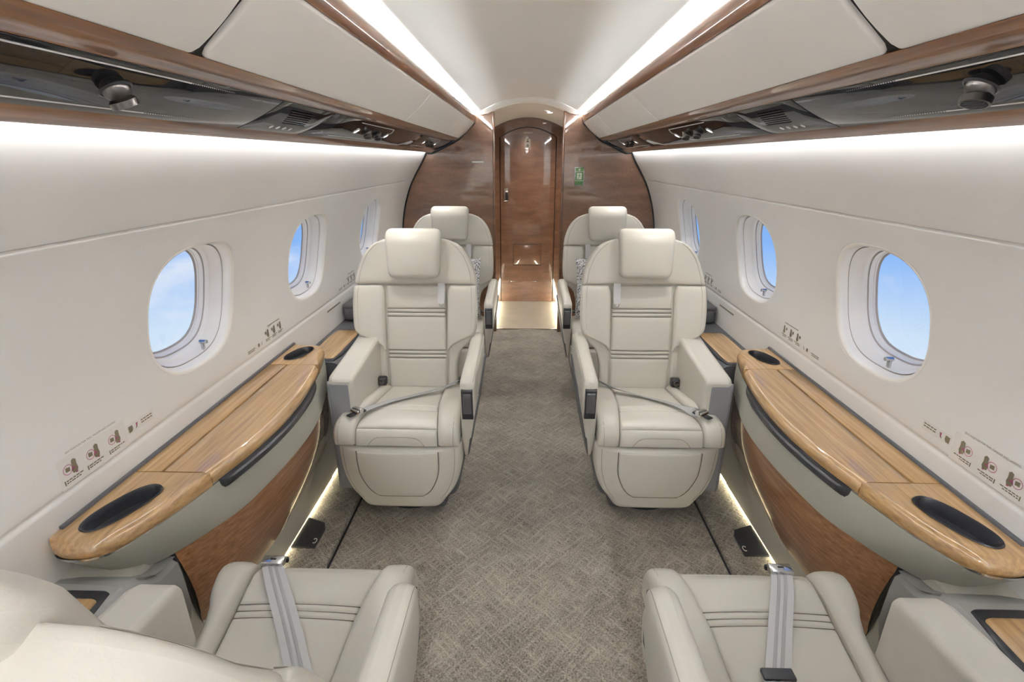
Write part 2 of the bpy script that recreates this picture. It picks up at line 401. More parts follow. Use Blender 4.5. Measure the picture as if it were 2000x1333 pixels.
def build_window(sg, side, yc, idx, hy, detail=True):
    root = empty(f'window_{idx}', (sg*0.985, yc, 0.96)); tag(root, kind='structure')
    root['label'] = f'oval cabin window in the {side} wall, number {idx}' if False else 'white framed oval cabin window in the %s sidewall' % side
    base = Vector(root.location)
    def ring(hw, hh, w): 
        return [Vector(wmap(sg, yc+superell(k, NR, hw, hh)[0], SC_W+superell(k, NR, hw, hh)[1], w))-base for k in range(NR)]
    def loft(name, spec, mat):
        mb = MB(); mb.grid([ring(HW-a, HH-a, w) for a, w in spec], closed=True); return mb.build(name, mat, root, True, 50, fix=False)
    loft('bezel_lip', [(-0.017,0.003),(-0.016,-0.0004),(-0.0135,-0.0008),(-0.009,0.001),(-0.005,0.0045),(-0.002,0.010),(0.0,0.017),(0.001,0.024),(0.003,0.027)], WHITE)  # lip made wider and whiter than the wall, painting in the daylight glow
    loft('seal_groove', [(0.003,0.026),(0.005,0.030),(0.006,0.0265)], GREYLINE)
    loft('reveal', [(0.006,0.0265),(0.010,0.036),(0.015,0.052),(0.021,0.058)], WHITE2)
    loft('shade_track', [(0.021,0.058),(0.023,0.060),(0.026,0.070)], WHITE)
    loft('inner_frame', [(0.026,0.070),(0.028,0.073),(0.030,0.072)], GREYLINE)
    loft('pane_frame', [(0.030,0.072),(0.033,0.083),(0.036,0.084),(0.0365,0.088)], WHITE)
    loft('pane_seal', [(0.0365,0.088),(0.039,0.092),(0.041,0.092)], GREYLINE)
    mb = MB(); c = Vector(wmap(sg, yc, SC_W, 0.093))-base
    rg = ring(HW-0.040, HH-0.040, 0.093)
    rows = [[c+(p-c)*f for p in rg] for f in (1, 0.66, 0.33, 0.02)]; mb.grid(rows, closed=True); mb.fan(rows[-1])
    # curvature follows wall because only the ring is mapped
    mb.build('pane', GLASS, root, True, None, fix=False)
    # shade pull tab on the lower edge
    h = MB(); p = Vector(wmap(sg, hy, SC_W+HH*0.93, 0.032))-base
    h.rbox((p.x-0.004, p.y-0.006, p.z-0.002), (p.x+0.004, p.y+0.006, p.z+0.022), 0.002)
    h.lathe([(0.0055,0),(0.0062,0.001),(0.0062,0.022),(0.0055,0.023)], (p.x+sg*0.008, p.y, p.z+0.024), (-sg*0.9, 0, 0.0), 16)
    h.build('shade_pull', CHROME, root)
    return root
for sg, side in SIDES: build_wall(sg, side)
k = 1
for sg, side in SIDES:
    for i, yc in enumerate(WIN_Y):
        hy = yc + (0.065 if sg < 0 else -0.03)
        w = build_window(sg, side, yc, k, hy); k += 1
        w['label'] = ('nearest oval window in the %s wall, sky showing through', 'middle oval window in the %s wall', 'farthest oval window in the %s wall, seen edge-on behind the seat')[i] % side
for sg, side in SIDES:
    for i, yc in enumerate(WIN_EXTRA):
        w = build_window(sg, side, yc, k, yc+0.05); k += 1
        w['label'] = ('oval window in the %s wall level with the camera', 'oval window in the %s wall just behind the camera', 'rearmost oval window in the %s wall')[i] % side

# ------------------------------------------------------------------ floor
mb = MB(); mb.box((-0.700, YMIN, -0.03), (0.700, YB+0.06, 0.0)); f = mb.build('floor', CARPET, None, False, None); tag(f, 'taupe woven carpet of the aisle and seat area', kind='structure')
for sg, side in SIDES:
    mb = MB(); a, b = sorted((sg*0.714, sg*0.985)); mb.rbox((a, YMIN, -0.03), (b, YB, 0.010), 0.004); o = mb.build('floor_'+side, CARPET, None, True, 40); tag(o, f'raised carpet strip along the {side} sidewall', kind='structure')
    mb = MB(); a, b = sorted((sg*0.699, sg*0.715)); mb.box((a, YMIN, -0.035), (b, YB, -0.012)); o = mb.build('trim_%d' % (1 if sg < 0 else 2), DARK, None, False, None); tag(o, f'dark seat track slot in the {side} floor', kind='structure')
mb = MB(); mb.box((-0.5, 4.13, -0.03), (0.5, 5.10, 0.003)); o = mb.build('floor_vestibule', TILE, None, False, None); tag(o, 'pale stone floor of the vestibule before the door', kind='structure')
mb = MB(); mb.rbox((-0.262, 4.118, -0.03), (0.262, 4.136, 0.006), 0.002); o = mb.build('trim_3', CHROME, None); tag(o, 'metal threshold strip at the carpet end', kind='structure')

# ------------------------------------------------------------------ ceiling
def ceil_z(x): 
    R_ = 0.72; return 1.787 - (R_-math.sqrt(max(R_*R_-x*x, 0.01)))
mb = MB()
xs = np.linspace(-0.37, 0.37, 31)
sec = [(-0.455,1.62),(-0.462,1.66),(-0.455,1.69),(-0.425,1.703)] + [(x, ceil_z(x)) for x in xs] + [(0.425,1.703),(0.455,1.69),(0.462,1.66),(0.455,1.62)]
mb.grid([[(x, y, z) for x, z in sec] for y in (YMIN, 0, 2, YB+0.02)])
o = mb.build('ceiling', CEIL, None, True, 60, fix=False); tag(o, 'cream arched cabin ceiling', kind='structure')

# ------------------------------------------------------------------ wood rails, bins and service panels
def extr(name, sec, mat, y0, y1, parent=None, closed=True, base=(0,0,0), smooth=True, sharp=35):
    mb = MB(); r0 = [(x-base[0], y0-base[1], z-base[2]) for x, z in sec]; r1 = [(x-base[0], y1-base[1], z-base[2]) for x, z in sec]
    mb.grid([r0, r1], closed=closed)
    if closed: mb.fan(r0[::-1]); mb.fan(r1)
    return mb.build(name, mat, parent, smooth, sharp)
tn = 4
BE = 4.045
for sg, side in SIDES:
    def S(l): return [(sg*x, z) for x, z in l]
    # upper rail hides the ceiling light strip
    o = extr('trim_%d' % tn, S([(0.386,1.664),(0.389,1.669),(0.394,1.668),(0.404,1.625),(0.405,1.619),(0.397,1.618),(0.3905,1.628),(0.387,1.645)]), WOODR, YMIN, BE); tag(o, f'upper walnut rail along the {side} ceiling edge', kind='structure'); tn += 1
    # dark recess behind bins
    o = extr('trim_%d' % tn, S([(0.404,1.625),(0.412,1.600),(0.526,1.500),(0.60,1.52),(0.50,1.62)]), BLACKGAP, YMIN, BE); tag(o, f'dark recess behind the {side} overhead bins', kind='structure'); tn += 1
    # middle rail
    o = extr('trim_%d' % tn, S([(0.511,1.506),(0.5145,1.502),(0.530,1.492),(0.545,1.4875),(0.556,1.4865),(0.559,1.4845),(0.560,1.490),(0.60,1.53),(0.535,1.525)]), WOODR, YMIN, BE); tag(o, f'middle walnut rail below the {side} bins', kind='structure'); tn += 1
    # lower rail
    o = extr('trim_%d' % tn, S([(0.677,1.4275),(0.681,1.4245),(0.700,1.4135),(0.712,1.4075),(0.7165,1.4075),(0.718,1.4115),(0.712,1.424),(0.69,1.447),(0.672,1.455)]), WOODR, YMIN, BE); tag(o, f'lower walnut rail under the {side} service panels', kind='structure'); tn += 1
    # light strips in the coves
    o = extr('light_strip', S([(0.412,1.640),(0.440,1.648),(0.440,1.643),(0.412,1.635)]), LEDC, YMIN, BE-0.02); tag(o, f'glowing light strip hidden behind the {side} ceiling rail', 'light', 'cove light strips')
    o = extr('light_strip', S([(0.7175,1.4235),(0.698,1.4455),(0.701,1.4485),(0.7205,1.4265)]), LEDW, YMIN, BE-0.02); tag(o, f'glowing light strip hidden above the {side} sidewall', 'light', 'cove light strips')
    # bins
    segs = [(-1.62,-0.62,'rearmost overhead bin door on the %s, behind the camera'), (-0.61,0.845,'cream overhead bin door on the %s nearest the camera'), (0.862,2.238,'long cream overhead bin door on the %s beyond the first seam'), (2.242,3.285,'short cream overhead panel on the %s in front of the bulkhead'), (3.288,3.52,'narrow cream filler panel on the %s by the bulkhead'), (3.523,4.02,'last cream overhead panel on the %s touching the bulkhead')]
    pu, pl = np.array((0.398,1.6135)), np.array((0.5155,1.507)); dd = pl-pu; Lb = np.linalg.norm(dd); dd /= Lb; nb = np.array((-dd[1]*-1, dd[0]*-1)); 
    nb = np.array((dd[1], -dd[0]));  # inboard / down
    if nb[1] > 0: nb = -nb
    for bi, (y0, y1, lab) in enumerate(segs):
        root = empty('overhead_bin', (sg*pl[0], y0, pl[1]), 0, lab % side, 'overhead bin', 'overhead bins')
        bx, by, bz = root.location
        big = bi < 3
        cr_ = 0.022 if bi < 2 else (0.022 if bi == 2 else 0.002)
        def fm(u, v, w):
            q = pu+dd*v+nb*(w+0.0035+0.006*math.sin(math.pi*v/Lb)); return (sg*q[0]-bx, u-by, q[1]-bz)
        # rounded corners at the near / far ends where the photograph has them
        rn = 0.02 if bi in (1, 2) else 0.0015; rf = 0.02 if bi in (0, 1) else 0.0015
        def fl(v, y0=y0, rn=rn): 
            d = min(v, Lb-v); return y0 + (rn-math.sqrt(max(0, rn*rn-(rn-min(d, rn))**2)))
        def fr(v, y1=y1, rf=rf):
            d = min(v, Lb-v); return y1 - (rf-math.sqrt(max(0, rf*rf-(rf-min(d, rf))**2)))
        mb = strip(fl, fr, 0.0, Lb, fm, r=0.006 if bi < 3 else 0.0015, bulge=0.0, thick=0.012, nu=6, nv=14)
        mb.build('door', BINW, root, True, 50)
    # service panels (black gloss)
    a, b = np.array((0.5585,1.4835)), np.array((0.679,1.4265)); d2 = b-a; L2 = np.linalg.norm(d2); d2 /= L2; n2 = np.array((d2[1], -d2[0])); n2 = n2 if n2[1] < 0 else -n2
    psegs = [(-1.66,1.243,'long black gloss service panel on the %s nearest the camera, with a large air vent'), (1.246,1.572,'black gloss speaker panel with slotted grille on the %s'), (1.575,2.93,'black gloss service panel on the %s with a pair of small air vents'), (2.933,BE-0.005,'farthest black gloss service panel on the %s by the bulkhead')]
    for pi, (y0, y1, lab) in enumerate(psegs):
        root = empty('service_panel', (sg*0.62, y0, 1.455), 0, lab % side, 'service panel', 'overhead service panels'); bx, by, bz = root.location
        def pm(y, v, w, bx=bx, by=by, bz=bz): q = a+d2*v+n2*w; return (sg*q[0]-bx, y-by, q[1]-bz)
        mb = strip(lambda v: y0, lambda v: y1, 0.001, L2-0.001, pm, r=0.0012, thick=0.012, nu=8, nv=8, wfun=lambda u, v: 0.004*math.sin(math.pi*v/L2))
        mb.build('panel', BLACKGLOSS, root, True, 40)
        def vent(y, v, rad, ax):
            o0 = Vector(pm(y, v, 0.002))
            m1 = MB(); m1.lathe([(rad*1.15,-0.002),(rad*1.15,0.002),(rad*0.98,0.004),(rad*0.98,0.0)], o0, Vector(pm(y,v,0.02))-Vector(pm(y,v,0)), 28, False, False); vb = m1.build('air_vent', DARK, root)
            m2 = MB(); R0 = rad*0.95
            prof = [(R0*math.cos(t), R0*math.sin(t)) for t in np.linspace(-0.5, 0.75, 8)] + [(rad*0.86, rad*0.78),(rad*0.92, rad*0.84),(rad*0.90, rad*1.28),(rad*0.82, rad*1.31),(rad*0.76, rad*1.31),(rad*0.74, rad*1.2)]
            m2.lathe(prof, o0, ax, 28); m2.build('nozzle', GUN, vb)
            m3 = MB()
            A = Vector(ax).normalized(); u = A.cross(Vector((0,0,1))).normalized(); vv = A.cross(u)
            for q in range(-2, 3):
                hh = math.sqrt(max(0.02, 0.70**2-(q*0.24)**2))*rad
                c = o0 + A*(rad*1.22)+vv*(q*0.24*rad)
                m3.add([c+u*hh+vv*rad*0.05, c-u*hh+vv*rad*0.05, c-u*hh-vv*rad*0.05, c+u*hh-vv*rad*0.05, c+u*hh+vv*rad*0.05+A*rad*0.1, c-u*hh+vv*rad*0.05+A*rad*0.1, c-u*hh-vv*rad*0.05+A*rad*0.1, c+u*hh-vv*rad*0.05+A*rad*0.1], [(0,1,2,3),(4,7,6,5),(0,4,5,1),(1,5,6,2),(2,6,7,3),(3,7,4,0)])
            m3.build('louvre', DARK, vb)
        def lamp(y, v, rad=0.016):  # lit reading lamps added to give the seats light from above
            o0 = Vector(pm(y, v, 0.0025)); nn_ = Vector(pm(y,v,0.02))-Vector(pm(y,v,0))
            m1 = MB(); m1.lathe([(rad*1.25,-0.001),(rad*1.25,0.003),(rad,0.004),(rad*0.95,0.001)], o0, nn_, 24, False, False); r_ = m1.build('added_reading_light', CHROME, root)
            m2 = MB(); m2.lathe([(rad*0.95,0.0012),(rad*0.5,0.003)], o0, nn_, 24, True, True); m2.build('lens', LAMPE, r_)
            ld = bpy.data.lights.new('seat_fill_beam', 'SPOT'); ld.energy = SEAT_FILL_W; ld.spot_size = 1.9; ld.spot_blend = 1.0; ld.shadow_soft_size = 0.03; ld.color = (1.0, 0.96, 0.9)
            lo = bpy.data.objects.new('seat_fill_beam', ld); COL.objects.link(lo); lo.parent = r_
            p = Vector(pm(y, v, 0.02)); lo.location = p; tgt = Vector((sg*0.46-bx, y-by, 0.5-bz)); lo.rotation_euler = (tgt-p).to_track_quat('-Z', 'Y').to_euler()
        if pi == 0:
            vent(0.80, 0.058, 0.0205, (-sg*0.25, -0.15, -0.9) if sg > 0 else (0.18, 0.32, -0.9))
            vent(-0.25, 0.062, 0.0205, (-sg*0.25, 0.3, -0.9)); lamp(-0.45, 0.062); lamp(-1.1, 0.062)
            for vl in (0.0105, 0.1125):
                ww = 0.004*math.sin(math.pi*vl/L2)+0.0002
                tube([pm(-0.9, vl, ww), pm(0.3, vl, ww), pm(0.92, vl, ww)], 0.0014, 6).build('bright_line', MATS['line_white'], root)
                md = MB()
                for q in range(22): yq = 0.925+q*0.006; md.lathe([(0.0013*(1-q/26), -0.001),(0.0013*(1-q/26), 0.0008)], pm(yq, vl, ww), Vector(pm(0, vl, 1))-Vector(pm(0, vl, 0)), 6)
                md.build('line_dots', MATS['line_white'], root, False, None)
        if pi == 1:
            m1 = MB()
            for q in range(7):
                v = 0.026+q*0.0085; m1.add([pm(1.335+0.006*q, v, 0.0046), pm(1.470+0.006*q, v, 0.0046), pm(1.470+0.006*q, v+0.0032, 0.0046), pm(1.335+0.006*q, v+0.0032, 0.0046)], [(0,1,2,3)])
            m1.build('speaker_grille', BLACKGAP, root, False, None)
            for q in range(4):
                y = 1.36+q*0.036; m1 = MB(); c = Vector(pm(y, 0.104, 0.0024))
                m1.lathe([(0.0065,0.0),(0.0065,0.0012)], c, Vector(pm(y,0.1,0.02))-Vector(pm(y,0.1,0)), 12); m1.build('indicator_icon', SIGNWH, root)
        if pi in (2, 3):
            ys_ = (2.05, 2.19) if pi == 2 else (3.30, 3.42)
            for y in ys_: vent(y, 0.062, 0.0165, (-sg*0.2, -0.35, -0.9))
            lamp(ys_[0]-0.13, 0.062, 0.013); lamp(ys_[1]+0.13, 0.062, 0.013)
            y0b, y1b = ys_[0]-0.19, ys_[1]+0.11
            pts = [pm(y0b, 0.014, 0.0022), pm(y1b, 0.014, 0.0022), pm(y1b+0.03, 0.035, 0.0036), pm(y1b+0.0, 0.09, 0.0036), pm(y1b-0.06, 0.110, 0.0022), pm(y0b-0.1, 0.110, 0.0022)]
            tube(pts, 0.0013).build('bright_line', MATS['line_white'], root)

# ------------------------------------------------------------------ bulkhead with doorway, vestibule, door
for sg, side in SIDES:
    mb = MB()
    # outline of the partition in the plane Y=YB, inner edge at the aisle
    outl = [(0.258,-0.0),(0.258,1.690),(0.270,1.690),(0.30,1.676),(0.345,1.668),(0.400,1.668),(0.405,1.61),(0.52,1.502),(0.565,1.478),(0.68,1.42),(0.722,1.402)]
    outl += [(float(x)-0.002, float(z)) for x, z in PROF[16:]] + [(0.985,0.0)]
    rows = []
    for y, off in ((YB+0.03, 0.0), (YB+0.006, 0.0), (YB, 0.006)):
        rows.append([(sg*(x+(off if i < 2 else (-off if i > 4 else 0))), y, z-(off if 0 < i < 12 else 0)) for i, (x, z) in enumerate(outl)])
    mb.grid(rows); mb.fan(rows[-1]); mb.fan(rows[0][::-1])
    o = mb.build('wall_bulkhead_'+side, WOODB, None, True, 30); tag(o, f'glossy walnut bulkhead partition on the {side} of the doorway', kind='structure')
    # rounded edge moulding
    mb = MB(); mb.rbox((min(sg*0.252, sg*0.268), YB-0.008, 0.0), (max(sg*0.252, sg*0.268), YB+0.05, 1.690), 0.007, 3)
    o = mb.build('trim_%d' % tn, WOODB, None, True, 60); tag(o, f'vertical walnut edge moulding on the {side} of the doorway', kind='structure'); tn += 1
    # black tube painting in the shadow gap between bulkhead and wall/bins
    pth = [(0.395,1.652),(0.402,1.610),(0.518,1.500),(0.56,1.479),(0.68,1.4215),(0.728,1.402)] + [(float(x)-0.004, float(z)) for x, z in PROF[16:]]
    mb = MB(); tube([(sg*x, YB-0.004, z) for x, z in pth], 0.008, 6, mb); o = mb.build('trim_%d' % tn, BLACKGAP, None); tag(o, f'black tube drawn as the shadow gap around the {side} bulkhead', kind='structure'); tn += 1
    # vestibule side wall
    mb = MB(); a_, b_ = sorted((sg*0.308, sg*0.33)); mb.box((a_, YB+0.03, 0.0), (b_, 5.04, 1.74)); mb.box((min(sg*0.262, sg*0.33), YB+0.028, 0.0), (max(sg*0.262, sg*0.33), YB+0.05, 1.74))
    o = mb.build('wall_vestibule_'+side, WOODB, None, False, None); tag(o, f'walnut side wall of the vestibule on the {side}', kind='structure')
    # floor-level light of the vestibule
    mb = MB(); a_, b_ = sorted((sg*0.296, sg*0.307)); mb.rbox((a_, 4.16, 0.012), (b_, 5.0, 0.035), 0.002); o = mb.build('light_strip', LEDV, None); tag(o, f'low glowing light strip on the {side} of the vestibule floor', 'light', 'vestibule floor lights')
# white arched header / vestibule ceiling
def arch(x, zc, half, drop): return zc - drop*(x/half)**2
mb = MB(); xs2 = np.linspace(-0.335, 0.335, 31)
mb.grid([[(x, y, arch(x, zc, 0.26, 0.058)+(0.01 if False else 0)) for x in xs2] for y, zc in ((YB-0.004,1.7505),(YB+0.02,1.7475),(4.5,1.735),(5.03,1.718))])
o = mb.build('ceiling_vestibule', WALL, None, True, 60, fix=False); tag(o, 'cream arched ceiling of the vestibule', kind='structure')
xs3 = np.linspace(-0.47, 0.47, 61)
mb = MB(); mb.grid([[(x, YB+0.012, arch(x, 1.7485, 0.26, 0.058) if abs(x) < 0.27 else 1.665) for x in xs3], [(x, YB+0.012, ceil_z(x)+0.012 if abs(x) < 0.40 else 1.75) for x in xs3]])
o = mb.build('wall_header', WALL, None, True, 60, fix=False); tag(o, 'thin cream header above the doorway arch', kind='structure')
tube([(x, YB+0.004, arch(x, 1.7515, 0.26, 0.058)) for x in np.linspace(-0.262, 0.262, 33)], 0.0045, 8).build('trim_%d' % tn, WHITE, None)
tag(bpy.data.objects['trim_%d' % tn], 'pale arched moulding above the doorway', kind='structure'); tn += 1
# recessed downlight in the vestibule ceiling
root = empty('ceiling_light', (0.17, 4.42, 1.70), 0, 'small recessed ceiling downlight inside the vestibule arch', 'light')
zl = arch(0.17, 1.736, 0.26, 0.058)-1.70
mb = MB(); mb.lathe([(0.030,0.002),(0.030,-0.003),(0.024,-0.004)], (0,0,zl), (0,0,1), 24, False, False); mb.build('rim', CHROME, root)
mb = MB(); mb.lathe([(0.024,-0.0035),(0.012,-0.005)], (0,0,zl), (0,0,1), 24); mb.build('lens', LAMPE, root)
ld = bpy.data.lights.new('down_beam', 'SPOT'); ld.energy = 13.0; ld.spot_size = 2.6; ld.spot_blend = 0.8; ld.color = (1, 0.97, 0.92); ld.shadow_soft_size = 0.03
lo = bpy.data.objects.new('down_beam', ld); COL.objects.link(lo); lo.parent = root; lo.location = (0, 0, zl-0.02)

# end wall and lavatory door
YD = 5.04
mb = MB(); mb.box((-0.34, YD, 0.0), (0.34, YD+0.03, 1.76)); o = mb.build('wall_end', WOODB, None, False, None); tag(o, 'walnut end wall around the lavatory door', kind='structure')
door = empty('door_1', (0, YD, 0), 0, 'glossy walnut arched door at the end of the aisle', None, None, 'structure')
def door_top(x): return 1.632 - 0.085*(x/0.258)**2
mb = MB(); xd = np.linspace(-0.256, 0.256, 33)
ol = [(-0.256, 0.004)] + [(x, door_top(x)) for x in xd] + [(0.256, 0.004)]
rows = [[(x*s_, y, z if z < 0.1 else z-(0.002 if y < -0.009 else 0)) for x, z in ol] for y, s_ in ((0.001,1.0),(-0.008,1.0),(-0.011,0.992))]
mb.grid(rows); mb.fan(rows[-1]); mb.build('leaf', WOODB, door, True, 30)
seam = [(-0.2595, -0.002, 0.004)] + [(x, -0.002, door_top(x)+0.004) for x in np.linspace(-0.2595, 0.2595, 33)] + [(0.2595, -0.002, 0.004)]
tube(seam, 0.0035, 6).build('seam', BLACKGAP, door)
pan = [(-0.137,-0.0115,0.373),(0.137,-0.0115,0.373),(0.137,-0.0115,0.580),(-0.137,-0.0115,0.580)]
tube(pan, 0.0022, 6, closed=True).build('panel_seam', BLACKGAP, door)
mb = MB(); mb.rbox((-0.128,-0.0145,0.382), (0.128,-0.009,0.571), 0.002); mb.build('lower_panel', WOODB, door)
mb = MB(); mb.rbox((-0.16,-0.0135,0.205), (-0.118,-0.009,0.211), 0.001); mb.build('hinge', CHROME, door)
mb = MB(); mb.rbox((0.05,-0.0135,0.205), (0.092,-0.009,0.211), 0.001); mb.build('hinge', CHROME, door)
mb = MB(); mb.rbox((-0.230,-0.024,0.985), (-0.178,-0.009,1.104), 0.007, 3); hd = mb.build('handle', CHROME, door)
mb = MB(); mb.rbox((-0.209,-0.027,0.995), (-0.186,-0.022,1.068), 0.003); mb.build('lever', DARK, hd)
mb = MB(); mb.rbox((-0.224,-0.0265,1.084), (-0.184,-0.022,1.097), 0.002); mb.build('lock_window', LABELBR, hd)
def flat(name, polys, mat, parent, y):
    m = MB()
    for p in polys: m.add([(x, y, z) for x, z in p], [tuple(range(len(p)))])
    return m.build(name, mat, parent, False, None)
def rect(x0, z0, x1, z1): return [(x0,z0),(x1,z0),(x1,z1),(x0,z1)]
def circ(x, z, r, n=14): return [(x+r*math.cos(2*math.pi*k/n), z+r*math.sin(2*math.pi*k/n)) for k in range(n)]
r = empty('door_placard', (0, YD-0.012, 1.46), 0, 'small white placard with a black figure and arrow on the door', 'sign')
mb = MB(); mb.rbox((-0.031,-0.003,0.0), (0.023,0.0,0.078), 0.001); mb.build('plate', SIGNWH, r)
flat('arrow', [rect(-0.0065,0.018,-0.0015,0.036), [(-0.004,0.006),(0.008,0.020),(0.0035,0.023),(-0.004,0.014),(-0.0115,0.023),(-0.016,0.020)]], SIGNBK, r, -0.0035)
flat('figure', [circ(-0.004,0.070,0.0045), [(-0.004,0.065),(0.010,0.048),(0.005,0.046),(-0.004,0.057),(-0.013,0.046),(-0.018,0.048)], rect(-0.014,0.050,0.006,0.054)], SIGNBK, r, -0.0035)
r = empty('door_plate', (0, YD-0.012, 1.578), 0, 'narrow pale lettered plate at the top of the door', 'sign')
mb = MB(); mb.rbox((-0.045,-0.002,0.0), (0.045,0.0,0.022), 0.001); mb.build('plate', LABELWH, r)
flat('lettering', [rect(-0.040+q*0.0105, 0.004+0.009*j, -0.033+q*0.0105, 0.009+0.009*j) for q in range(8) for j in (0,1)], LABELBR, r, -0.0025)
# exit sign and tag on the bulkhead
r = empty('exit_sign', (0.384, YB, 1.172), 0, 'green running-man exit sign with an upward arrow on the right bulkhead', 'sign')
mb = MB(); mb.rbox((-0.035,-0.010,0.0), (0.035,0.0,0.133), 0.003); mb.build('frame', CHROME, r)
flat('field', [rect(-0.030,0.006,0.030,0.128)], SIGNGR, r, -0.0105)
flat('symbol', [rect(-0.028,0.034,0.028,0.038), rect(-0.028,0.099,0.028,0.103), rect(-0.018,0.046,0.018,0.091), [(0,0.124),(0.013,0.112),(0.0035,0.114),(0.0035,0.106),(-0.0035,0.106),(-0.0035,0.114),(-0.013,0.112)]], SIGNWH, r, -0.011)
flat('running_man', [circ(0.003,0.084,0.004), [(-0.004,0.079),(0.006,0.078),(0.004,0.066),(-0.003,0.067)], [(0.004,0.068),(0.012,0.060),(0.009,0.057),(0.000,0.066)], [(-0.002,0.068),(-0.004,0.058),(-0.013,0.053),(-0.011,0.050),(-0.001,0.055),(0.002,0.066)], [(-0.004,0.079),(-0.014,0.072),(-0.012,0.069),(-0.003,0.075)], [(0.005,0.078),(0.014,0.073),(0.013,0.070),(0.005,0.074)]], SIGNGR, r, -0.0115)
r = empty('bulkhead_tag', (-0.38, YB, 1.336), 0, 'thin white lettered tag on the left bulkhead', 'sign')
mb = MB(); mb.rbox((-0.044,-0.0025,0.0), (0.044,0.0,0.011), 0.001); mb.build('plate', SIGNWH, r)

# wall closing the cabin behind the camera
mb = MB(); mb.box((-1.0, YMIN-0.03, 0.0), (1.0, YMIN, 1.8)); o = mb.build('wall_behind', WALL, None, False, None); tag(o, 'cream bulkhead behind the camera', kind='structure')
mb = MB(); mb.rbox((-0.36, YMIN-0.01, 0.0), (0.36, YMIN+0.012, 1.72), 0.004); o = mb.build('door_2', WOODB, None); tag(o, 'walnut door in the bulkhead behind the camera', kind='structure')
for q, yy in enumerate((-0.95, -1.25, -1.55)):  # downlights added out of view as fill for the leg rests and lower cabin
    r = empty('ceiling_light', (0, yy, 1.78), 0, ('first added round fill downlight behind the camera', 'middle added round fill downlight behind the camera', 'rearmost added round fill downlight by the rear bulkhead')[q], 'light', 'added fill downlights behind the camera')
    m = MB(); m.lathe([(0.050,0.010),(0.050,-0.003),(0.042,-0.005),(0.040,0.0)], (0,0,0), (0,0,1), 28, False, False); m.build('rim', CHROME, r)
    m = MB(); m.lathe([(0.041,-0.002),(0.02,-0.006)], (0,0,0), (0,0,1), 28); m.build('lens', LAMPE, r)
    ld = bpy.data.lights.new('down_beam', 'SPOT'); ld.energy = FILL_W; ld.spot_size = 2.9; ld.spot_blend = 0.5; ld.color = (0.95, 0.98, 1.0); ld.shadow_soft_size = 0.05
    lo = bpy.data.objects.new('down_beam', ld); COL.objects.link(lo); lo.parent = r; lo.location = (0, 0, -0.02)

# ------------------------------------------------------------------ lower sidewalls, floor lights, shelves
for sg, side in SIDES:
    o = extr('baseboard_'+side, [(sg*x, z) for x, z in [(0.872,0.024),(0.871,0.05),(0.872,0.20),(0.872,0.50),(0.985,0.53),(0.99,0.024)]], BASEC, YMIN, YB); tag(o, f'cream lower sidewall panel on the {side}', kind='structure')
    mb = MB(); a_, b_ = sorted((sg*0.880, sg*0.888)); mb.rbox((a_, 0.95, 0.012), (b_, 4.0, 0.020), 0.0015); o = mb.build('light_strip', LEDF, None); tag(o, f'warm glowing floor light line along the {side} sidewall', 'light', 'floor light strips')
    # grey seat-side shelves with walnut inlays
    def shelf(y0, y1, iy0, iy1, lab, dark, zt=0.545, xi=0.800):
        root = empty('side_shelf', (sg*0.9, y0, 0.0), 0, lab % side, 'shelf', 'seat-side shelves'); bx, by, bz = root.location
        sec = [(0.985,zt+0.004),(0.84,zt),(xi+0.02,zt-0.006),(xi+0.004,zt-0.018),(xi,zt-0.05),(xi+0.015,0.33),(0.868,0.18),(0.868,0.02),(0.985,0.02)]
        extr('body', [(sg*x, z) for x, z in sec], dark, y0, y1, root, True, (bx, by, bz), True, 30)
        def tm(u, v, w): return (sg*u-bx, v-by, zt+w-bz)
        def rc(v, a0, a1, rr): 
            d = min(v-a0, a1-v); return rr-math.sqrt(max(0, rr*rr-(rr-min(max(d, 0), rr))**2))
        strip(lambda v: xi+0.022+rc(v, iy0-0.022, iy1+0.022, 0.035), lambda v: 0.976-rc(v, iy0-0.022, iy1+0.022, 0.035), iy0-0.022, iy1+0.022, tm, r=0.008, thick=0.02, nu=5, nv=6, wfun=lambda u, v: 0.005).build('inlay_frame', DARK, root, True, 50)
        strip(lambda v: xi+0.034+rc(v, iy0, iy1, 0.026), lambda v: 0.966-rc(v, iy0, iy1, 0.026), iy0, iy1, tm, r=0.012, thick=0.02, nu=6, nv=6, wfun=lambda u, v: 0.010).build('wood_inlay', WOODL, root, True, 50)
        return root
    sh = shelf(YMIN, 0.80, 0.30, 0.765, 'grey shelf with a walnut inlay beside the near %s seat', MIDGREY, 0.535, 0.812)
    ml = MB(); bl = sh.location; rws = []
    for yy, zt in ((0.80,0.5345),(0.815,0.532),(0.835,0.522),(0.86,0.500),(0.885,0.482),(0.91,0.476),(0.95,0.474)):
        xi = 0.812+(0.535-zt)*0.35; rws.append([Vector((sg*x, yy, z))-bl for x, z in ((0.985,zt),(0.84,zt),(xi+0.02,zt-0.006),(xi+0.004,zt-0.018),(xi,zt-0.05),(0.83,0.33),(0.868,0.18),(0.868,0.02),(0.985,0.02))])
    ml.grid(rws, closed=True); ml.fan(rws[-1]); ml.build('end_ramp', MIDGREY, sh, True, 40)
    shelf(2.003, YB-0.01, 2.03, 2.42, 'dark grey shelf with a walnut inlay beside the middle %s seat', SHELFDK)
    root = empty('storage_box', (sg*0.89, 2.57, 0.551), 0, f'dark grey raised box on the {side} shelf behind the middle seat', 'box', 'raised shelf boxes')
    mb = MB(); mb.rbox((-0.085,0,0.0), (0.085,0.42,0.075), 0.02, 4); mb.build('body', SHELFDK, root)
    mb = MB(); mb.rbox((-0.086,-0.002,0.070), (0.086,0.42,0.090), 0.008, 3); mb.build('lid', SHELFDK, root)

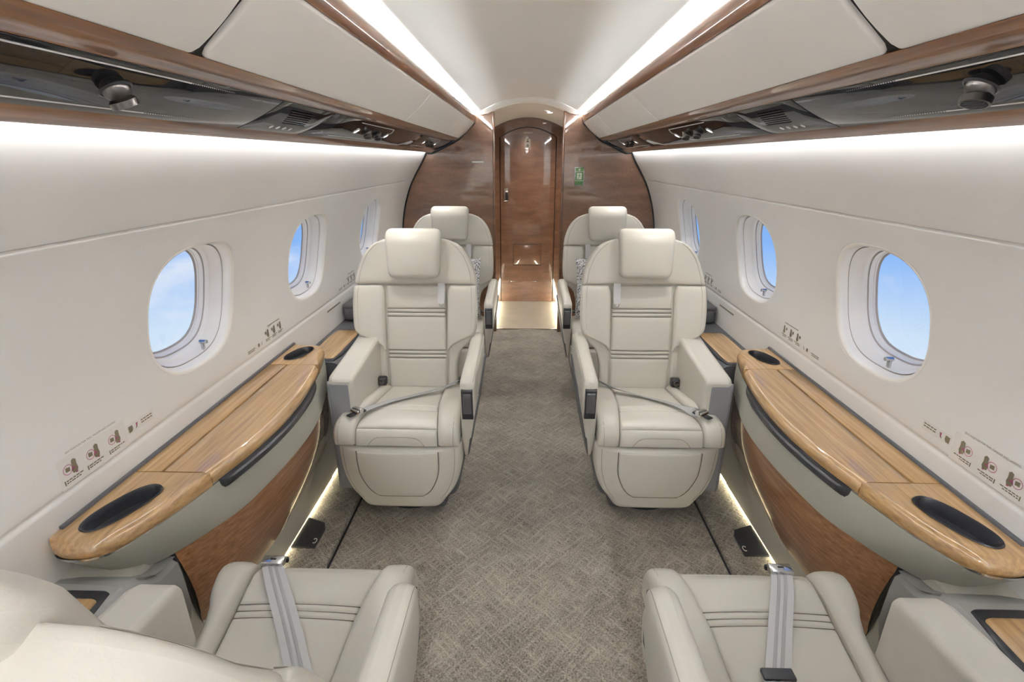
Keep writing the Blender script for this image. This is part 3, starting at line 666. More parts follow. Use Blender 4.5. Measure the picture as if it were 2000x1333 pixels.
# ------------------------------------------------------------------ side consoles with folding tables
RIM = catmull([(0.985,0.875),(0.986,0.836),(0.970,0.812),(0.925,0.803),(0.882,0.812),(0.855,0.840),(0.822,0.922),(0.788,1.067),(0.760,1.217),(0.748,1.36),(0.753,1.50),(0.770,1.64),(0.795,1.777),(0.824,1.90),(0.848,1.965),(0.885,1.995),(0.985,2.0)], 8)
LOW = catmull([(0.985,0.93),(0.96,0.905),(0.915,0.890),(0.872,0.915),(0.836,0.965),(0.795,1.05),(0.763,1.145),(0.746,1.30),(0.741,1.42),(0.744,1.53),(0.758,1.64),(0.783,1.745),(0.812,1.85),(0.84,1.93),(0.885,1.965),(0.985,1.97)], 8)
NRIM = 110
RIMR = resample(RIM, NRIM); LOWR = resample(LOW, NRIM)
ZT = 0.632
rim_in = interp([(p[1], p[0]) for p in RIM if p[0] < 0.90 and p[1] > 0.81])
YS1, YS2, XH = 1.062, 1.765, 0.912
def console(sg, side):
    root = empty('side_console', (sg*0.87, 1.40, 0.0), 0, f'walnut topped side console with folded table on the {side} wall', 'side console', 'side consoles'); bx, by, bz = root.location
    T = lambda x, y, z: (sg*x-bx, y-by, z-bz)
    # end caps: plate with cup hole, wood bullnose on the rim side
    def cap(name, outline, cc, adir, ha, hb, rim_test):
        poly = np.array(outline); cc = np.array(cc); ad = np.array(adir)/np.linalg.norm(adir); bd = np.array((-ad[1], ad[0]))
        n = 96; hole = []; outp = []
        for k_ in range(n):
            hx, hy = superell(k_, n, ha, hb, 2.4); h = cc+ad*hx+bd*hy; d = h-cc; d = d/np.linalg.norm(d); best = None
            for i in range(len(poly)):
                p, q = poly[i], poly[(i+1) % len(poly)]; e_ = q-p; det = d[0]*-e_[1]+d[1]*e_[0]
                if abs(det) < 1e-12: continue
                w_ = p-cc; t_ = (w_[0]*-e_[1]+w_[1]*e_[0])/det; u_ = (d[0]*w_[1]-d[1]*w_[0])/det
                if t_ > 0 and -1e-6 <= u_ <= 1+1e-6 and (best is None or t_ < best): best = t_
            hole.append(h); outp.append((cc+d*best, d))
        rows = []
        def row(fun): return [T(*fun(i)) for i in range(n)]
        rows.append(row(lambda i: (*hole[i], ZT-0.012))); rows.append(row(lambda i: (*hole[i], ZT-0.001)))
        rr = [0.026 if rim_test(outp[i][0]) else 0.0015 for i in range(n)]
        for f_ in (0.02, 0.3, 0.65, 1.0):
            rows.append(row(lambda i: (*(hole[i]+(outp[i][0]-outp[i][1]*rr[i]-hole[i])*f_), ZT)))
        for a_ in (0.25, 0.5, 0.75, 1.0):
            rows.append(row(lambda i: (*(outp[i][0]-outp[i][1]*rr[i]*(1-math.sin(a_*math.pi/2))), ZT-rr[i]*(1-math.cos(a_*math.pi/2)))))
        rows.append(row(lambda i: (*(outp[i][0]-outp[i][1]*0.004*(rr[i] > 0.01)), ZT-0.038)))
        m = MB(); m.grid(rows, closed=True); cp = m.build(name, WOODL, root, True, 40)
        m = MB(); rw = [[T(*(cc+(hole[i]-cc)*s_), ZT+dz) for i in range(n)] for s_, dz in ((1.055,0.0012),(1.03,0.004),(0.99,0.001),(0.96,-0.02),(0.90,-0.045),(0.7,-0.056),(0.05,-0.058))]
        m.grid(rw, closed=True); m.fan(rw[-1]); m.build('cup_holder', DARK, cp)
    near_rim = [tuple(p) for p in RIM if p[1] <= YS1-0.001 ]
    cut = [i for i, p in enumerate(RIM) if p[1] > YS1][0]
    # near cap polygon: rim from wall tip round to seam, then seam, then back
    nr = [tuple(p) for p in RIM[2:] if p[1] < YS1 and p[0] < 0.9855]
    poly = [(0.985, YS1-0.0015), (0.985,0.875)] + nr + [(rim_in(YS1)+0.0, YS1-0.0015)]
    cap('near_end', poly, (0.905,0.925), (-0.045,0.136), 0.082, 0.037, lambda p: p[0] < 0.975 and p[1] < YS1-0.004)
    fr_ = [tuple(p) for p in RIM if p[1] > YS2+0.002]
    poly = [(rim_in(YS2), YS2+0.0015)] + fr_ + [(0.985, YS2+0.0015)]
    cap('far_end', poly, (0.913,1.880), (-0.03,0.12), 0.072, 0.034, lambda p: p[0] < 0.975 and p[1] > YS2+0.004)
    # table leaf between hinge and rim
    m = MB(); ysl = list(np.linspace(YS1+0.0015, YS2-0.0015, 40)); rows = []
    for y in ysl:
        xr = rim_in(y); rw = [T(XH-0.0022, y, ZT-0.02), T(XH-0.0022, y, ZT-0.0025), T(XH-0.0055, y, ZT)]
        for f_ in (0.3, 0.6): rw.append(T(XH+(xr+0.026-XH)*f_, y, ZT))
        for a_ in np.linspace(0, 1, 6): rw.append(T(xr+0.026*(1-math.sin(a_*math.pi/2)), y, ZT-0.026*(1-math.cos(a_*math.pi/2))))
        rw.append(T(xr+0.002, y, ZT-0.034)); rows.append(rw)
    m.grid(rows); m.fan(rows[0]); m.fan(rows[-1]); m.build('table_leaf', WOODL, root, True, 40)
    m = MB(); lo = T(XH+0.0015, YS1+0.0015, ZT-0.02); hi = T(0.985, YS2-0.0015, ZT); m.rbox((min(lo[0],hi[0]), lo[1], lo[2]), (max(lo[0],hi[0]), hi[1], hi[2]), 0.0015); m.build('back_strip', WOODL, root)
    # dark seal at the wall
    m = MB(); lo = T(0.9755, 0.85, ZT-0.02); hi = T(0.985, 1.99, ZT+0.007); m.rbox((min(lo[0],hi[0]), lo[1], lo[2]), (max(lo[0],hi[0]), hi[1], hi[2]), 0.002); m.build('wall_seal', SHELFDK, root)
    # support plate closing the seams from below
    m = MB(); pl_ = [T(x+(0.012 if x < 0.97 else 0), min(max(y, 0.815), 1.985), ZT-0.030) for x, y in RIMR]; pl2 = [(p[0], p[1], p[2]-0.006) for p in pl_]
    m.grid([pl_, pl2]); m.fan(pl_); m.fan(pl2[::-1]); m.build('under_plate', DARK, root, False, None)
    # dark underline below the wood rim + sage body band
    def loft(name, a, b, za, zb, mat, n=5, bow=0.0, ia=0, ib=NRIM):
        m = MB(); rows = []
        for k_ in range(n):
            f_ = k_/(n-1); rows.append([T(p[0]*(1-f_)+q[0]*f_ - bow*math.sin(math.pi*f_), p[1]*(1-f_)+q[1]*f_, za*(1-f_)+zb*f_) for p, q in zip(a[ia:ib], b[ia:ib])])
        m.grid(rows); return m.build(name, mat, root, True, 50)
    ins = RIMR.copy(); ins[:,0] = np.where(ins[:,0] < 0.97, ins[:,0]+0.004, ins[:,0])
    loft('rim_line', ins, ins, ZT-0.036, ZT-0.041, CHROME, 2)
    loft('body', ins, LOWR, ZT-0.041, 0.480, SAGE, 7, 0.004)
    m = MB(); m.fan([T(x, y, 0.481) for x, y in LOWR]); m.build('body_underside', SHELFDK, root, False, None)
    # black table handle running below the rim
    m = MB(); rows = []
    ysl = list(np.linspace(1.085, 1.70, 40))
    for y in ysl:
        e_ = min(1, (y-1.085)/0.02, (1.70-y)/0.12)**0.5; x = rim_in(y)+0.002
        rows.append([T(x+0.008, y, 0.5935), T(x-0.010*e_, y, 0.5935), T(x-0.015*e_, y, 0.589), T(x-0.014*e_, y, 0.574), T(x-0.008*e_, y, 0.568), T(x+0.008, y, 0.568)])
    m.grid(rows, closed=True); m.fan(rows[0][::-1]); m.fan(rows[-1]); m.build('table_handle', DARK, root, True, 40)
    # walnut hull panel
    top = resample([p for p in LOW if p[0] < 0.86 and 0.955 < p[1] < 1.945], 60)
    bot = resample(catmull([(0.872,1.02),(0.850,1.12),(0.833,1.25),(0.828,1.40),(0.836,1.54),(0.850,1.68),(0.866,1.83),(0.874,1.93)], 6), 60)
    m = MB(); rows = []
    for f_ in np.linspace(0, 1, 9):
        rows.append([T(p[0]*(1-f_)+q[0]*f_-0.016*math.sin(math.pi*f_)+0.006, p[1]*(1-f_)+q[1]*f_, 0.484*(1-f_)+0.175*f_) for p, q in zip(top, bot)])
    m.grid(rows); m.build('lower_panel', WOODM, root, True, 60)
    b2 = bot.copy(); b2[:,0] = np.maximum(b2[:,0]+0.035, 0.877)
    m = MB(); m.grid([[T(p[0]+0.007, p[1], 0.178) for p in bot], [T(q[0]+0.004, q[1], 0.10) for q in (bot*0.5+b2*0.5)], [T(0.8705, q[1], 0.022) for q in bot]]); m.build('base_panel', BASEC, root, True, 60)
    # dark end panel closing the hull towards the near seat
    m = MB(); m.grid([[T(0.842, 0.955, 0.484), T(0.985, 0.955, 0.484)], [T(0.872, 1.02, 0.18), T(0.985, 1.02, 0.18)], [T(0.88, 1.02, 0.012), T(0.985, 1.02, 0.012)]]); m.build('end_panel', SHELFDK, root, False, None)
    return root
for sg, side in SIDES: console(sg, side)

# outlet boxes on the floor by the wall
for sg, side in SIDES:
    root = empty('floor_outlet', (sg*0.825, 1.50, 0.010), 0, f'flat black outlet cover with a white mark on the {side} floor strip', 'outlet cover', 'floor outlet covers')
    m = MB(); a_ = [(0.045,0.0),(0.045,0.165),(-0.03,0.135),(-0.045,0.10),(-0.043,0.0)]; a_ = [(sg*x, y) for x, y in a_]
    m.grid([[(x, y, 0.0) for x, y in a_], [(x, y, 0.006) for x, y in a_], [(x*0.96, 0.08+(y-0.08)*0.97, 0.008) for x, y in a_]], closed=True); m.fan([(x*0.96, 0.08+(y-0.08)*0.97, 0.008) for x, y in a_]); m.build('cover', DARK, root, True, 30)
    m = MB(); tube([(sg*(-0.032+0.007*math.cos(t)), 0.030+0.012*math.sin(t), 0.0095) for t in np.linspace(0.6, 5.2, 12)], 0.0016, 6, m); m.build('mark', SIGNWH, root)
    m = MB()
    for q in range(18): m.box((min(sg*0.047, sg*0.051), 0.004+q*0.009, 0.002), (max(sg*0.047, sg*0.051), 0.009+q*0.009, 0.008))
    m.build('stitch_edge', LABELWH, root, False, None)

# ------------------------------------------------------------------ placards on the walls
def placard_polys(sg, polys, mat, name, root, off=-0.0012):
    m = MB(); b = root.location
    for p in polys:
        m.add([Vector((sg*(x_of_z(z)+off), y, z))-b for y, z in p], [tuple(range(len(p)))])
    return m.build(name, mat, root, False, None)
def R4(y0, z0, y1, z1): return [(y0,z0),(y1,z0),(y1,z1),(y0,z1)]
def ringpolys(y, z, r, w=0.0012, n=20):
    return [[(y+rr*math.cos(a), z+rr*math.sin(a)) for rr, a in ((r,2*math.pi*k/n),(r,2*math.pi*(k+1)/n),(r-w,2*math.pi*(k+1)/n),(r-w,2*math.pi*k/n))] for k in range(n)]
def blob(y, z, pts, s=1.0): return [(y+a*s, z+b*s) for a, b in pts]
SEATP = [(-0.006,-0.016),(0.006,-0.018),(0.010,-0.008),(0.008,0.004),(0.009,0.016),(0.003,0.021),(-0.004,0.018),(-0.005,0.004),(-0.009,-0.006)]
def word_bars(y0, y1, z, h, rng):
    res = []; y = y0
    while y < y1-0.002:
        w = rng.uniform(0.004, 0.011); res.append(R4(y, z, min(y+w, y1), z+h)); y += w+0.0016
    return res
def text_on_wall(sg, txt, y0, z0, size, root, name, width=None):
    cu = bpy.data.curves.new('txt', 'FONT'); cu.body = txt; cu.size = size
    ob = bpy.data.objects.new('txt', cu); COL.objects.link(ob); bpy.context.view_layer.update()
    me = bpy.data.meshes.new_from_object(ob.evaluated_get(bpy.context.evaluated_depsgraph_get())); bpy.data.objects.remove(ob)
    xm = max(v.co.x for v in me.vertices); k_ = (width/xm) if width else 1.0
    for v in me.vertices:
        yy = y0 + (v.co.x*k_ if sg < 0 else (xm-v.co.x)*k_); zz = z0+v.co.y
        v.co = Vector((sg*(x_of_z(zz)-0.0012), yy, zz))-root.location
    me.materials.clear(); me.materials.append(LABELBR)
    o = bpy.data.objects.new(name, me); COL.objects.link(o); o.parent = root; return o
for sg, side in SIDES:
    rng = random.Random(3)
    root = empty('seat_placard', (sg*0.985, 0.98, 0.74), 0, f'brown and magenta seat position placard on the {side} wall above the near console end', 'placard', 'seat position placards')
    placard_polys(sg, [R4(0.885,0.699,1.075,0.768)], P('placard_clear', (0.84, 0.825, 0.795), 0.25), 'backing', root, -0.0006)
    text_on_wall(sg, 'SEAT POSITION FOR TAXI, TAKEOFF AND LANDING', 0.912, 0.7735, 0.0062, root, 'heading', 0.14)
    ycs = (0.895, 0.955, 1.018)
    if sg > 0: ycs = (0.895, 0.955, 1.018)
    br = []; mg = []
    for q, y in enumerate(ycs):
        br += [blob(y+0.028, 0.738, SEATP, 0.85), blob(y+0.012, 0.739, [(-0.006,-0.005),(0.006,-0.006),(0.007,0.004),(-0.005,0.006)], 0.9)]
        br += word_bars(y+0.002, y+0.045, 0.7145, 0.0028, rng) + word_bars(y+0.002, y+0.040-0.006*q, 0.7095, 0.0028, rng) + [R4(y-0.003, 0.708, y, 0.7185)]
        mg += ringpolys(y+0.012, 0.739, 0.0115) + [R4(y+0.022, 0.735, y+0.030, 0.7375), R4(y+0.028, 0.722, y+0.033, 0.7245)]
    placard_polys(sg, br, LABELBR, 'pictogram', root); placard_polys(sg, mg, LABELMG, 'marking', root, -0.0018)
    root = empty('table_placard', (sg*0.985, 1.12, 0.74), 0, f'small brown table placard on the {side} wall just beyond the seat position placard', 'placard', 'table placards')
    br = [blob(1.090, 0.735, [(-0.008,-0.010),(0.004,-0.009),(0.008,-0.002),(0.007,0.008),(-0.008,0.008)], 0.9), blob(1.110, 0.735, [(-0.006,-0.008),(0.001,-0.006),(0.006,0.008),(0.002,0.006),(-0.002,-0.002)], 0.9)] + word_bars(1.126, 1.165, 0.738, 0.003, rng) + word_bars(1.126, 1.165, 0.7315, 0.003, rng)
    placard_polys(sg, [R4(1.078,0.722,1.17,0.748)], MATS['placard_clear'], 'backing', root, -0.0006)
    placard_polys(sg, br, LABELBR, 'pictogram', root); placard_polys(sg, [R4(1.108,0.733,1.111,0.742)], LABELMG, 'marking', root, -0.0018)
    for yy, dist in ((1.775,'between the near and middle windows'), (2.70,'between the middle and far windows')):
        root = empty('seat_placard', (sg*0.985, yy+0.07, 0.74), 0, f'small brown seat position placard on the {side} wall {dist}', 'placard', 'seat position placards')
        br = []
        for q in range(3):
            y = yy+0.005+0.05*q; br += [blob(y+0.022, 0.742, SEATP, 0.8), blob(y+0.006, 0.748, [(-0.005,-0.005),(0.005,-0.006),(0.006,0.005),(-0.005,0.006)], 0.9)] + word_bars(y, y+0.04, 0.7215, 0.003, rng) + word_bars(y, y+0.032, 0.716, 0.003, rng)
        br += word_bars(yy+0.03, yy+0.13, 0.7675, 0.0032, rng)
        placard_polys(sg, br, LABELBR, 'pictogram', root)
        root = empty('table_placard', (sg*0.985, yy-0.10, 0.72), 0, f'tiny brown pictogram placard low on the {side} wall {dist}', 'placard', 'table placards')
        br = word_bars(yy-0.125, yy-0.075, 0.7205, 0.003, rng) + word_bars(yy-0.125, yy-0.08, 0.7145, 0.003, rng) + [blob(yy-0.048, 0.722, [(-0.007,-0.008),(0.007,-0.007),(0.007,0.008),(-0.007,0.007)], 0.8), blob(yy-0.026, 0.722, [(-0.006,-0.008),(0.001,-0.006),(0.006,0.008),(0.002,0.006),(-0.002,-0.002)], 0.8)]
        placard_polys(sg, br, LABELBR, 'pictogram', root)
    root = empty('wall_tag', (sg*0.985, 2.47, 0.655), 0, f'thin brown lettered strip low on the {side} wall beside the middle seat', 'placard', 'wall tags')
    placard_polys(sg, word_bars(2.385, 2.57, 0.651, 0.008, rng), LABELBR, 'lettering', root)

# ------------------------------------------------------------------ seats
# local frame: the seat faces -y, x to the side, origin on the floor below the cushion
back_outer = sinterp([(-0.02,0.175),(0.10,0.178),(0.17,0.195),(0.215,0.240),(0.26,0.261),(0.33,0.264),(0.42,0.262),(0.47,0.258),(0.52,0.248),(0.57,0.228),(0.605,0.203),(0.63,0.172),(0.645,0.135),(0.653,0.085)], 8)
def make_seat(name, loc, rz, aisle, tilt_deg, slide, label, buckle_side=True, group='cream leather cabin seats', belt='rest', belt_dark=False, back_dx=0.0, head_dw=0.0, wdy=0.0):
    root = empty(name, loc, rz, label, 'seat', group)
    th = math.radians(tilt_deg); foot = np.array((0.165-slide, 0.405)); up = np.array((math.sin(th), math.cos(th))); fw = np.array((-math.cos(th), math.sin(th)))
    def bmap(u, v, w):
        au = abs(u); lift = 0.028*max(0.0, (au-0.115)/0.15)**1.6 if au > 0.115 else 0.0
        lum = 0.012*math.sin(math.pi*min(1, max(0, v/0.46)))-0.006
        q = foot+up*v+fw*(w+lift*(1 if v < 0.42 else max(0.10, 1-(v-0.42)/0.12))+lum)
        return (u+back_dx, q[0], q[1])
    # shell behind
    def shell(u, v, w):
        x, y, z = bmap(u, v, 0.0); q = np.array((y, z))+fw*w; return (x, q[0], q[1])
    strip(lambda v: -back_outer(v)+0.004, lambda v: back_outer(v)-0.004, 0.0, 0.652, shell, r=0.012, thick=0.105, nu=9, nv=22, back=True, backr=0.05, backbulge=0.012, wfun=lambda u, v: -0.016).build('back_shell', LEATHER, root, True, 60)
    # centre panel with stitched channels
    gr = (0.135, 0.152, 0.169, 0.318, 0.335, 0.352)
    for g in gr: tube([bmap(u, g, 0.0035+0.006*(1-(u/0.13)**2)-0.0052) for u in np.linspace(-0.126, 0.126, 13)], 0.0012, 5).build('stitch_line', MATS['stitch'], root)
    strip(lambda v: -0.128-0.004*v, lambda v: 0.128+0.004*v, -0.015, 0.452, bmap, r=0.012, thick=0.03, nu=9, nv=16, grooves=gr, gdepth=0.0045, bulge=0.006).build('backrest', LEATHER, root, True, 60)
    for sx in (-1, 1):
        # lower side panel
        def m1(u, v, w, sx=sx): return bmap(sx*u, v, w)
        strip(lambda v: 0.133, lambda v: max(0.15, back_outer(v)-0.002), -0.015, 0.262, m1, r=0.014, thick=0.03, nu=5, nv=12, wfun=lambda u, v: -0.004).build('side_panel', LEATHER, root, True, 60)
        # wing with swept lower seam
        wl = sinterp([(0.168,0.139),(0.19,0.152),(0.215,0.195),(0.235,0.237),(0.26,0.260),(0.33,0.266),(0.42,0.264),(0.452,0.260)], 8)
        strip(lambda v: 0.1335+0.004*v+0.012*max(0, (v-0.41)/0.04)**2, wl, 0.168, 0.452, m1, r=0.014, rv=0.01, thick=0.03, nu=6, nv=18, bulge=0.004, wfun=lambda u, v: 0.011).build('wing', LEATHER, root, True, 60)
        # seam piping on wing
        pth = [m1(wl(v)-0.022, v, 0.0125) for v in np.linspace(0.222, 0.45, 18)]
        pth = [m1(0.150, 0.197, 0.010), m1(0.19, 0.222, 0.011), m1(0.222, 0.243, 0.0118)] + [m1(wl(v)-0.022, v, 0.0125) for v in np.linspace(0.265, 0.45, 14)]
        tube(catmull(pth, 4), 0.0009, 5).build('seam', MATS['seam'], root)
    # hood
    strip(lambda v: -back_outer(v), lambda v: back_outer(v), 0.457, 0.653, bmap, r=0.014, rv=0.008, thick=0.06, nu=13, nv=14, bulge=0.004, wfun=lambda u, v: 0.008).build('hood', LEATHER, root, True, 60)
    tube([bmap(sx_*(back_outer(v)-0.018), v, 0.010) for sx_, v in [(-1, v) for v in np.linspace(0.46, 0.63, 12)]], 0.0009, 5).build('seam', MATS['seam'], root)
    tube([bmap((back_outer(v)-0.018), v, 0.010) for v in np.linspace(0.46, 0.63, 12)], 0.0009, 5).build('seam', MATS['seam'], root)
    # headrest
    def hw_(v):
        d = min(v-0.484, 0.690-v); rr = 0.028; base = 0.107+0.010*(v-0.484)/0.2
        return base-(rr-math.sqrt(max(0, rr*rr-(rr-min(max(d, 0), rr))**2)))
    def hmap(u, v, w):
        k_ = (v-0.484)/0.206
        q = foot+up*v+fw*(w+head_dw+0.056+0.012*k_-0.030*max(0, k_-0.72)**1.3/0.2 - 0.10*u*u/0.0117*0.08); return (u+back_dx, q[0], q[1])
    strip(lambda v: -hw_(v), hw_, 0.484, 0.690, hmap, r=0.016, thick=0.062, nu=9, nv=12, bulge=0.010, back=True, backr=0.02).build('headrest', LEATHER, root, True, 60)
    # ---- cushion, path from the back over the front edge
    S0 = slide
    def P2(y, z): return (y-S0, z)
    path = [P2(0.17,0.408), P2(0.08,0.418), P2(-0.02,0.430), P2(-0.10,0.438), P2(-0.18,0.440), P2(-0.222,0.436), P2(-0.247,0.423), P2(-0.258,0.405), P2(-0.262,0.384), P2(-0.263,0.360)]
    pc = resample(catmull(path, 6), 60); ps = np.r_[0, np.cumsum(np.linalg.norm(np.diff(pc, axis=0), axis=1))]; LP = ps[-1]
    def cmap(u, v, w):
        y = np.interp(v, ps, pc[:,0]); z = np.interp(v, ps, pc[:,1]); d = 0.012
        ty = np.interp(v+d, ps, pc[:,0])-np.interp(v-d, ps, pc[:,0]); tz = np.interp(v+d, ps, pc[:,1])-np.interp(v-d, ps, pc[:,1]); L_ = math.hypot(ty, tz) or 1
        return (u, y+tz/L_*w, z-ty/L_*w)
    ch = interp([(0, 0.118), (0.25, 0.132), (LP-0.09, 0.150), (LP, 0.152)])
    vfront = LP-0.072
    g3 = (0.262, 0.279, 0.296)
    for g in g3: tube([cmap(u, g, 0.0058*(1-(u/ch(g))**2)-0.0036) for u in np.linspace(-ch(g)+0.004, ch(g)-0.004, 13)], 0.0012, 5).build('stitch_line', MATS['stitch'], root)
    strip(lambda v: -ch(v), ch, 0.0, vfront-0.001, cmap, r=0.010, thick=0.04, nu=9, nv=18, grooves=g3, gdepth=0.0045, bulge=0.007).build('cushion', LEATHER, root, True, 60)
    strip(lambda v: -ch(v), ch, vfront+0.001, LP, cmap, r=0.007, thick=0.03, nu=9, nv=6, bulge=0.001).build('cushion_front', LEATHER, root, True, 60)
    tr = [cmap(u, LP-h, 0.0018) for u, h in ((-0.105,0.004),(-0.092,0.022),(-0.075,0.034),(-0.055,0.038),(0,0.039),(0.055,0.038),(0.075,0.034),(0.092,0.022),(0.105,0.004))]
    tube(catmull(tr, 5), 0.0013, 5).build('seam', MATS['seam'], root)
    for sx in (-1, 1):
        isw = (sx != aisle)
        tab = [(0,0.165),(0.20,0.170),(0.27,0.186),(0.31,0.206),(0.36,0.222),(LP-0.08,0.232),(LP,0.233)] if isw else [(0,0.205),(0.15,0.224),(0.3,0.231),(LP,0.231)]
        co = sinterp(tab, 8)
        def m2(u, v, w, sx=sx): return cmap(sx*u, v, w)
        bz_ = interp([(0,0.012),(0.25,0.022),(LP-0.12,0.016),(LP-0.05,0.005),(LP,0.003)])
        strip(lambda v: ch(v)+0.0015, co, 0.0, LP, m2, r=0.016, rv=0.008, thick=0.055, nu=7, nv=22, bulge=0.006, wfun=lambda u, v: bz_(v)).build('bolster', LEATHER, root, True, 60)
        tube([m2(co(v)-0.020, v, bz_(v)+0.0030) for v in np.linspace(0.16, LP-0.01, 22)], 0.0009, 5).build('seam', MATS['seam'], root)
    m = MB(); m.rbox((-0.215, -0.225-S0, 0.30), (0.215, 0.16-S0, 0.385), 0.03, 3); m.build('seat_pan', LEATHER, root)
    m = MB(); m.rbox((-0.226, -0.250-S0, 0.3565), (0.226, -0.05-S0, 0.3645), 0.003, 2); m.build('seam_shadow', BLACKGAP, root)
    # ---- leg rest
    LH = 0.285
    lh = sinterp([(0,0.235),(0.05,0.235),(0.11,0.230),(0.16,0.218),(0.20,0.200),(0.235,0.174),(0.268,0.152),(LH,0.128)], 8)
    def lmap(u, v, w):
        y = -0.268-S0+0.035*(v/LH)**2; return (u, y-w+0.05*(abs(u)/0.24)**4, 0.352-v)
    strip(lambda v: -lh(v), lh, 0.0, LH, lmap, r=0.018, thick=0.085, nu=13, nv=20, bulge=0.003, back=True).build('leg_rest', LEATHER, root, True, 60)
    li = sinterp([(0.012,0.152),(0.06,0.152),(0.11,0.148),(0.15,0.135),(0.185,0.117),(0.206,0.098),(0.216,0.082)], 8)
    strip(lambda v: -li(v), li, 0.012, 0.216, lmap, r=0.007, thick=0.012, nu=11, nv=14, bulge=0.003, wfun=lambda u, v: 0.0055).build('leg_rest_panel', LEATHER, root, True, 60)
    vv_ = np.linspace(0.013, 0.2155, 26)
    tube([lmap(-li(v)-0.0012, v, 0.0022) for v in vv_]+[lmap(u, 0.2170, 0.0022) for u in np.linspace(-0.08, 0.08, 7)]+[lmap(li(v)+0.0012, v, 0.0022) for v in vv_[::-1]], 0.0015, 5).build('stitch_line', MATS['stitch'], root)
    for sx in (-1, 1): tube([lmap(sx*(lh(v)-0.024), v, 0.0012) for v in np.linspace(0.012, 0.235, 20)], 0.0009, 5).build('seam', MATS['seam'], root)
    # ---- base
    m = MB(); m.rbox((-0.16, -0.17, 0.02), (0.16, 0.18, 0.31), 0.02, 2); m.build('pedestal', SHELFDK, root)
    m = MB(); m.rbox((-0.215, -0.215, 0.10), (0.215, 0.22, 0.315), 0.04, 3); m.build('base_shroud', SHELFDK, root)
    # swivel plate touching the floor
    m = MB(); m.lathe([(0.15,0.0),(0.15,0.018),(0.12,0.03)], (0,0,0), (0,0,1), 28); m.build('floor_plate', DARK, root)
    # ---- aisle armrest
    A = aisle
    top = sinterp([(-0.238,0.588),(-0.230,0.606),(-0.21,0.616),(-0.16,0.620),(0.05,0.632),(0.20,0.645),(0.235,0.642),(0.26,0.62)], 8)
    low = sinterp([(-0.238,0.560),(-0.232,0.49),(-0.214,0.405),(-0.188,0.325),(-0.16,0.276),(-0.10,0.245),(0.26,0.245)], 8)
    def atp(u): return 1-0.74*min(1, max(0, (0.53-u)/0.27))**1.3
    def am(u, v, w): return (A*(0.236+(0.056+w)*atp(u)), v, u)
    strip(low, top, -0.238, 0.26, am, r=0.020, rv=0.010, thick=0.056, nu=8, nv=26, back=True).build('armrest', LEATHER, root, True, 60)
    def am2(u, v, w): return (A*(0.2375+(0.056+w)*atp(u)), v, u)
    strip(lambda v: low(v)+0.0, lambda v: low(v)+(top(v)-low(v))*interp([(-0.20,0.0),(-0.175,0.36),(-0.14,0.52),(-0.05,0.66),(0.25,0.74)])(v)+0.004, -0.198, 0.255, am2, r=0.006, thick=0.01, nu=5, nv=16, wfun=lambda u, v: 0.003).build('armrest_side', SHELFDK, root, True, 60)
    tube([(A*0.2862, v, top(v)-0.0052) for v in np.linspace(-0.225, 0.24, 24)], 0.0008, 5).build('seam', MATS['seam'], root)
    # recline control on the armrest front
    c0 = np.array((-0.2335, 0.522)); c1 = np.array((-0.2145, 0.415))
    c0 = np.array((-0.2465, 0.582)); c1 = np.array((-0.2355, 0.462)); ax_ = (c1-c0)/np.linalg.norm(c1-c0); nx_ = np.array((-abs(ax_[1]), -ax_[0]))
    def ctl(u, v, w): q = c0+ax_*v+nx_*w; return (A*(0.264)+u, q[0], q[1])
    hl = np.linalg.norm(c1-c0)
    cp = strip(lambda v: -0.0205, lambda v: 0.0205, 0.0, hl, ctl, r=0.004, thick=0.020, nu=4, nv=5, wfun=lambda u, v: 0.002).build('control_plate', DARK, root, True, 60)
    strip(lambda v: -0.0150, lambda v: 0.0150, 0.010, hl-0.026, ctl, r=0.005, thick=0.006, nu=4, nv=5, wfun=lambda u, v: 0.008).build('control_lever', GUN if False else MATS['lever_grey'], cp, True, 60)
    # ---- window-side armrest: leather inner pad with grey outer shell
    topw = sinterp([(-0.188,0.585),(-0.178,0.596),(-0.15,0.604),(0.05,0.622),(0.22,0.640),(0.25,0.635)], 8)
    loww = interp([(-0.188,0.33),(-0.15,0.30),(0.25,0.28)])
    def wm(u, v, w): return (-A*(0.262+w), v-wdy, u)
    strip(loww, topw, -0.188, 0.25, wm, r=0.020, rv=0.008, thick=0.100, nu=8, nv=20, back=True, backr=0.016).build('armrest', LEATHER, root, True, 60)
    def wf(u, v, w): return (-A*u, -0.189-wdy-w, v)
    strip(lambda v: 0.176, lambda v: 0.264, 0.12, 0.580, wf, r=0.010, thick=0.02, nu=5, nv=9, wfun=lambda u, v: 0.0).build('armrest_front', GREYLEATHER, root, True, 60)
    def ws(u, v, w): return (-A*(0.264+w), v-wdy, u)
    strip(lambda v: 0.12, lambda v: 0.565, -0.192, 0.25, ws, r=0.012, thick=0.012, nu=5, nv=9).build('armrest_shell', GREYLEATHER, root, True, 60)
    # ---- shoulder strap stub hanging from the hood seam on the aisle side of the centre panel
    ux = A*0.112
    sb = ribbon([bmap(ux, v, w) for v, w in ((0.462,0.012),(0.452,0.016),(0.44,0.017),(0.42,0.018),(0.40,0.018))], 0.030, 0.0016, (1,0,0)).build('shoulder_strap', BELTLT, root, True, 50)
    m = MB(); m.add([bmap(ux+dx, v, w) for dx, v, w in ((-0.016,0.402,0.017),(0.016,0.402,0.017),(0.013,0.375,0.019),(-0.013,0.375,0.019),(-0.016,0.402,0.022),(0.016,0.402,0.022),(0.013,0.375,0.024),(-0.013,0.375,0.024))], [(0,1,2,3),(4,7,6,5),(0,4,5,1),(1,5,6,2),(2,6,7,3),(3,7,4,0)])
    m.build('strap_end', BELTLT, sb, False, None)
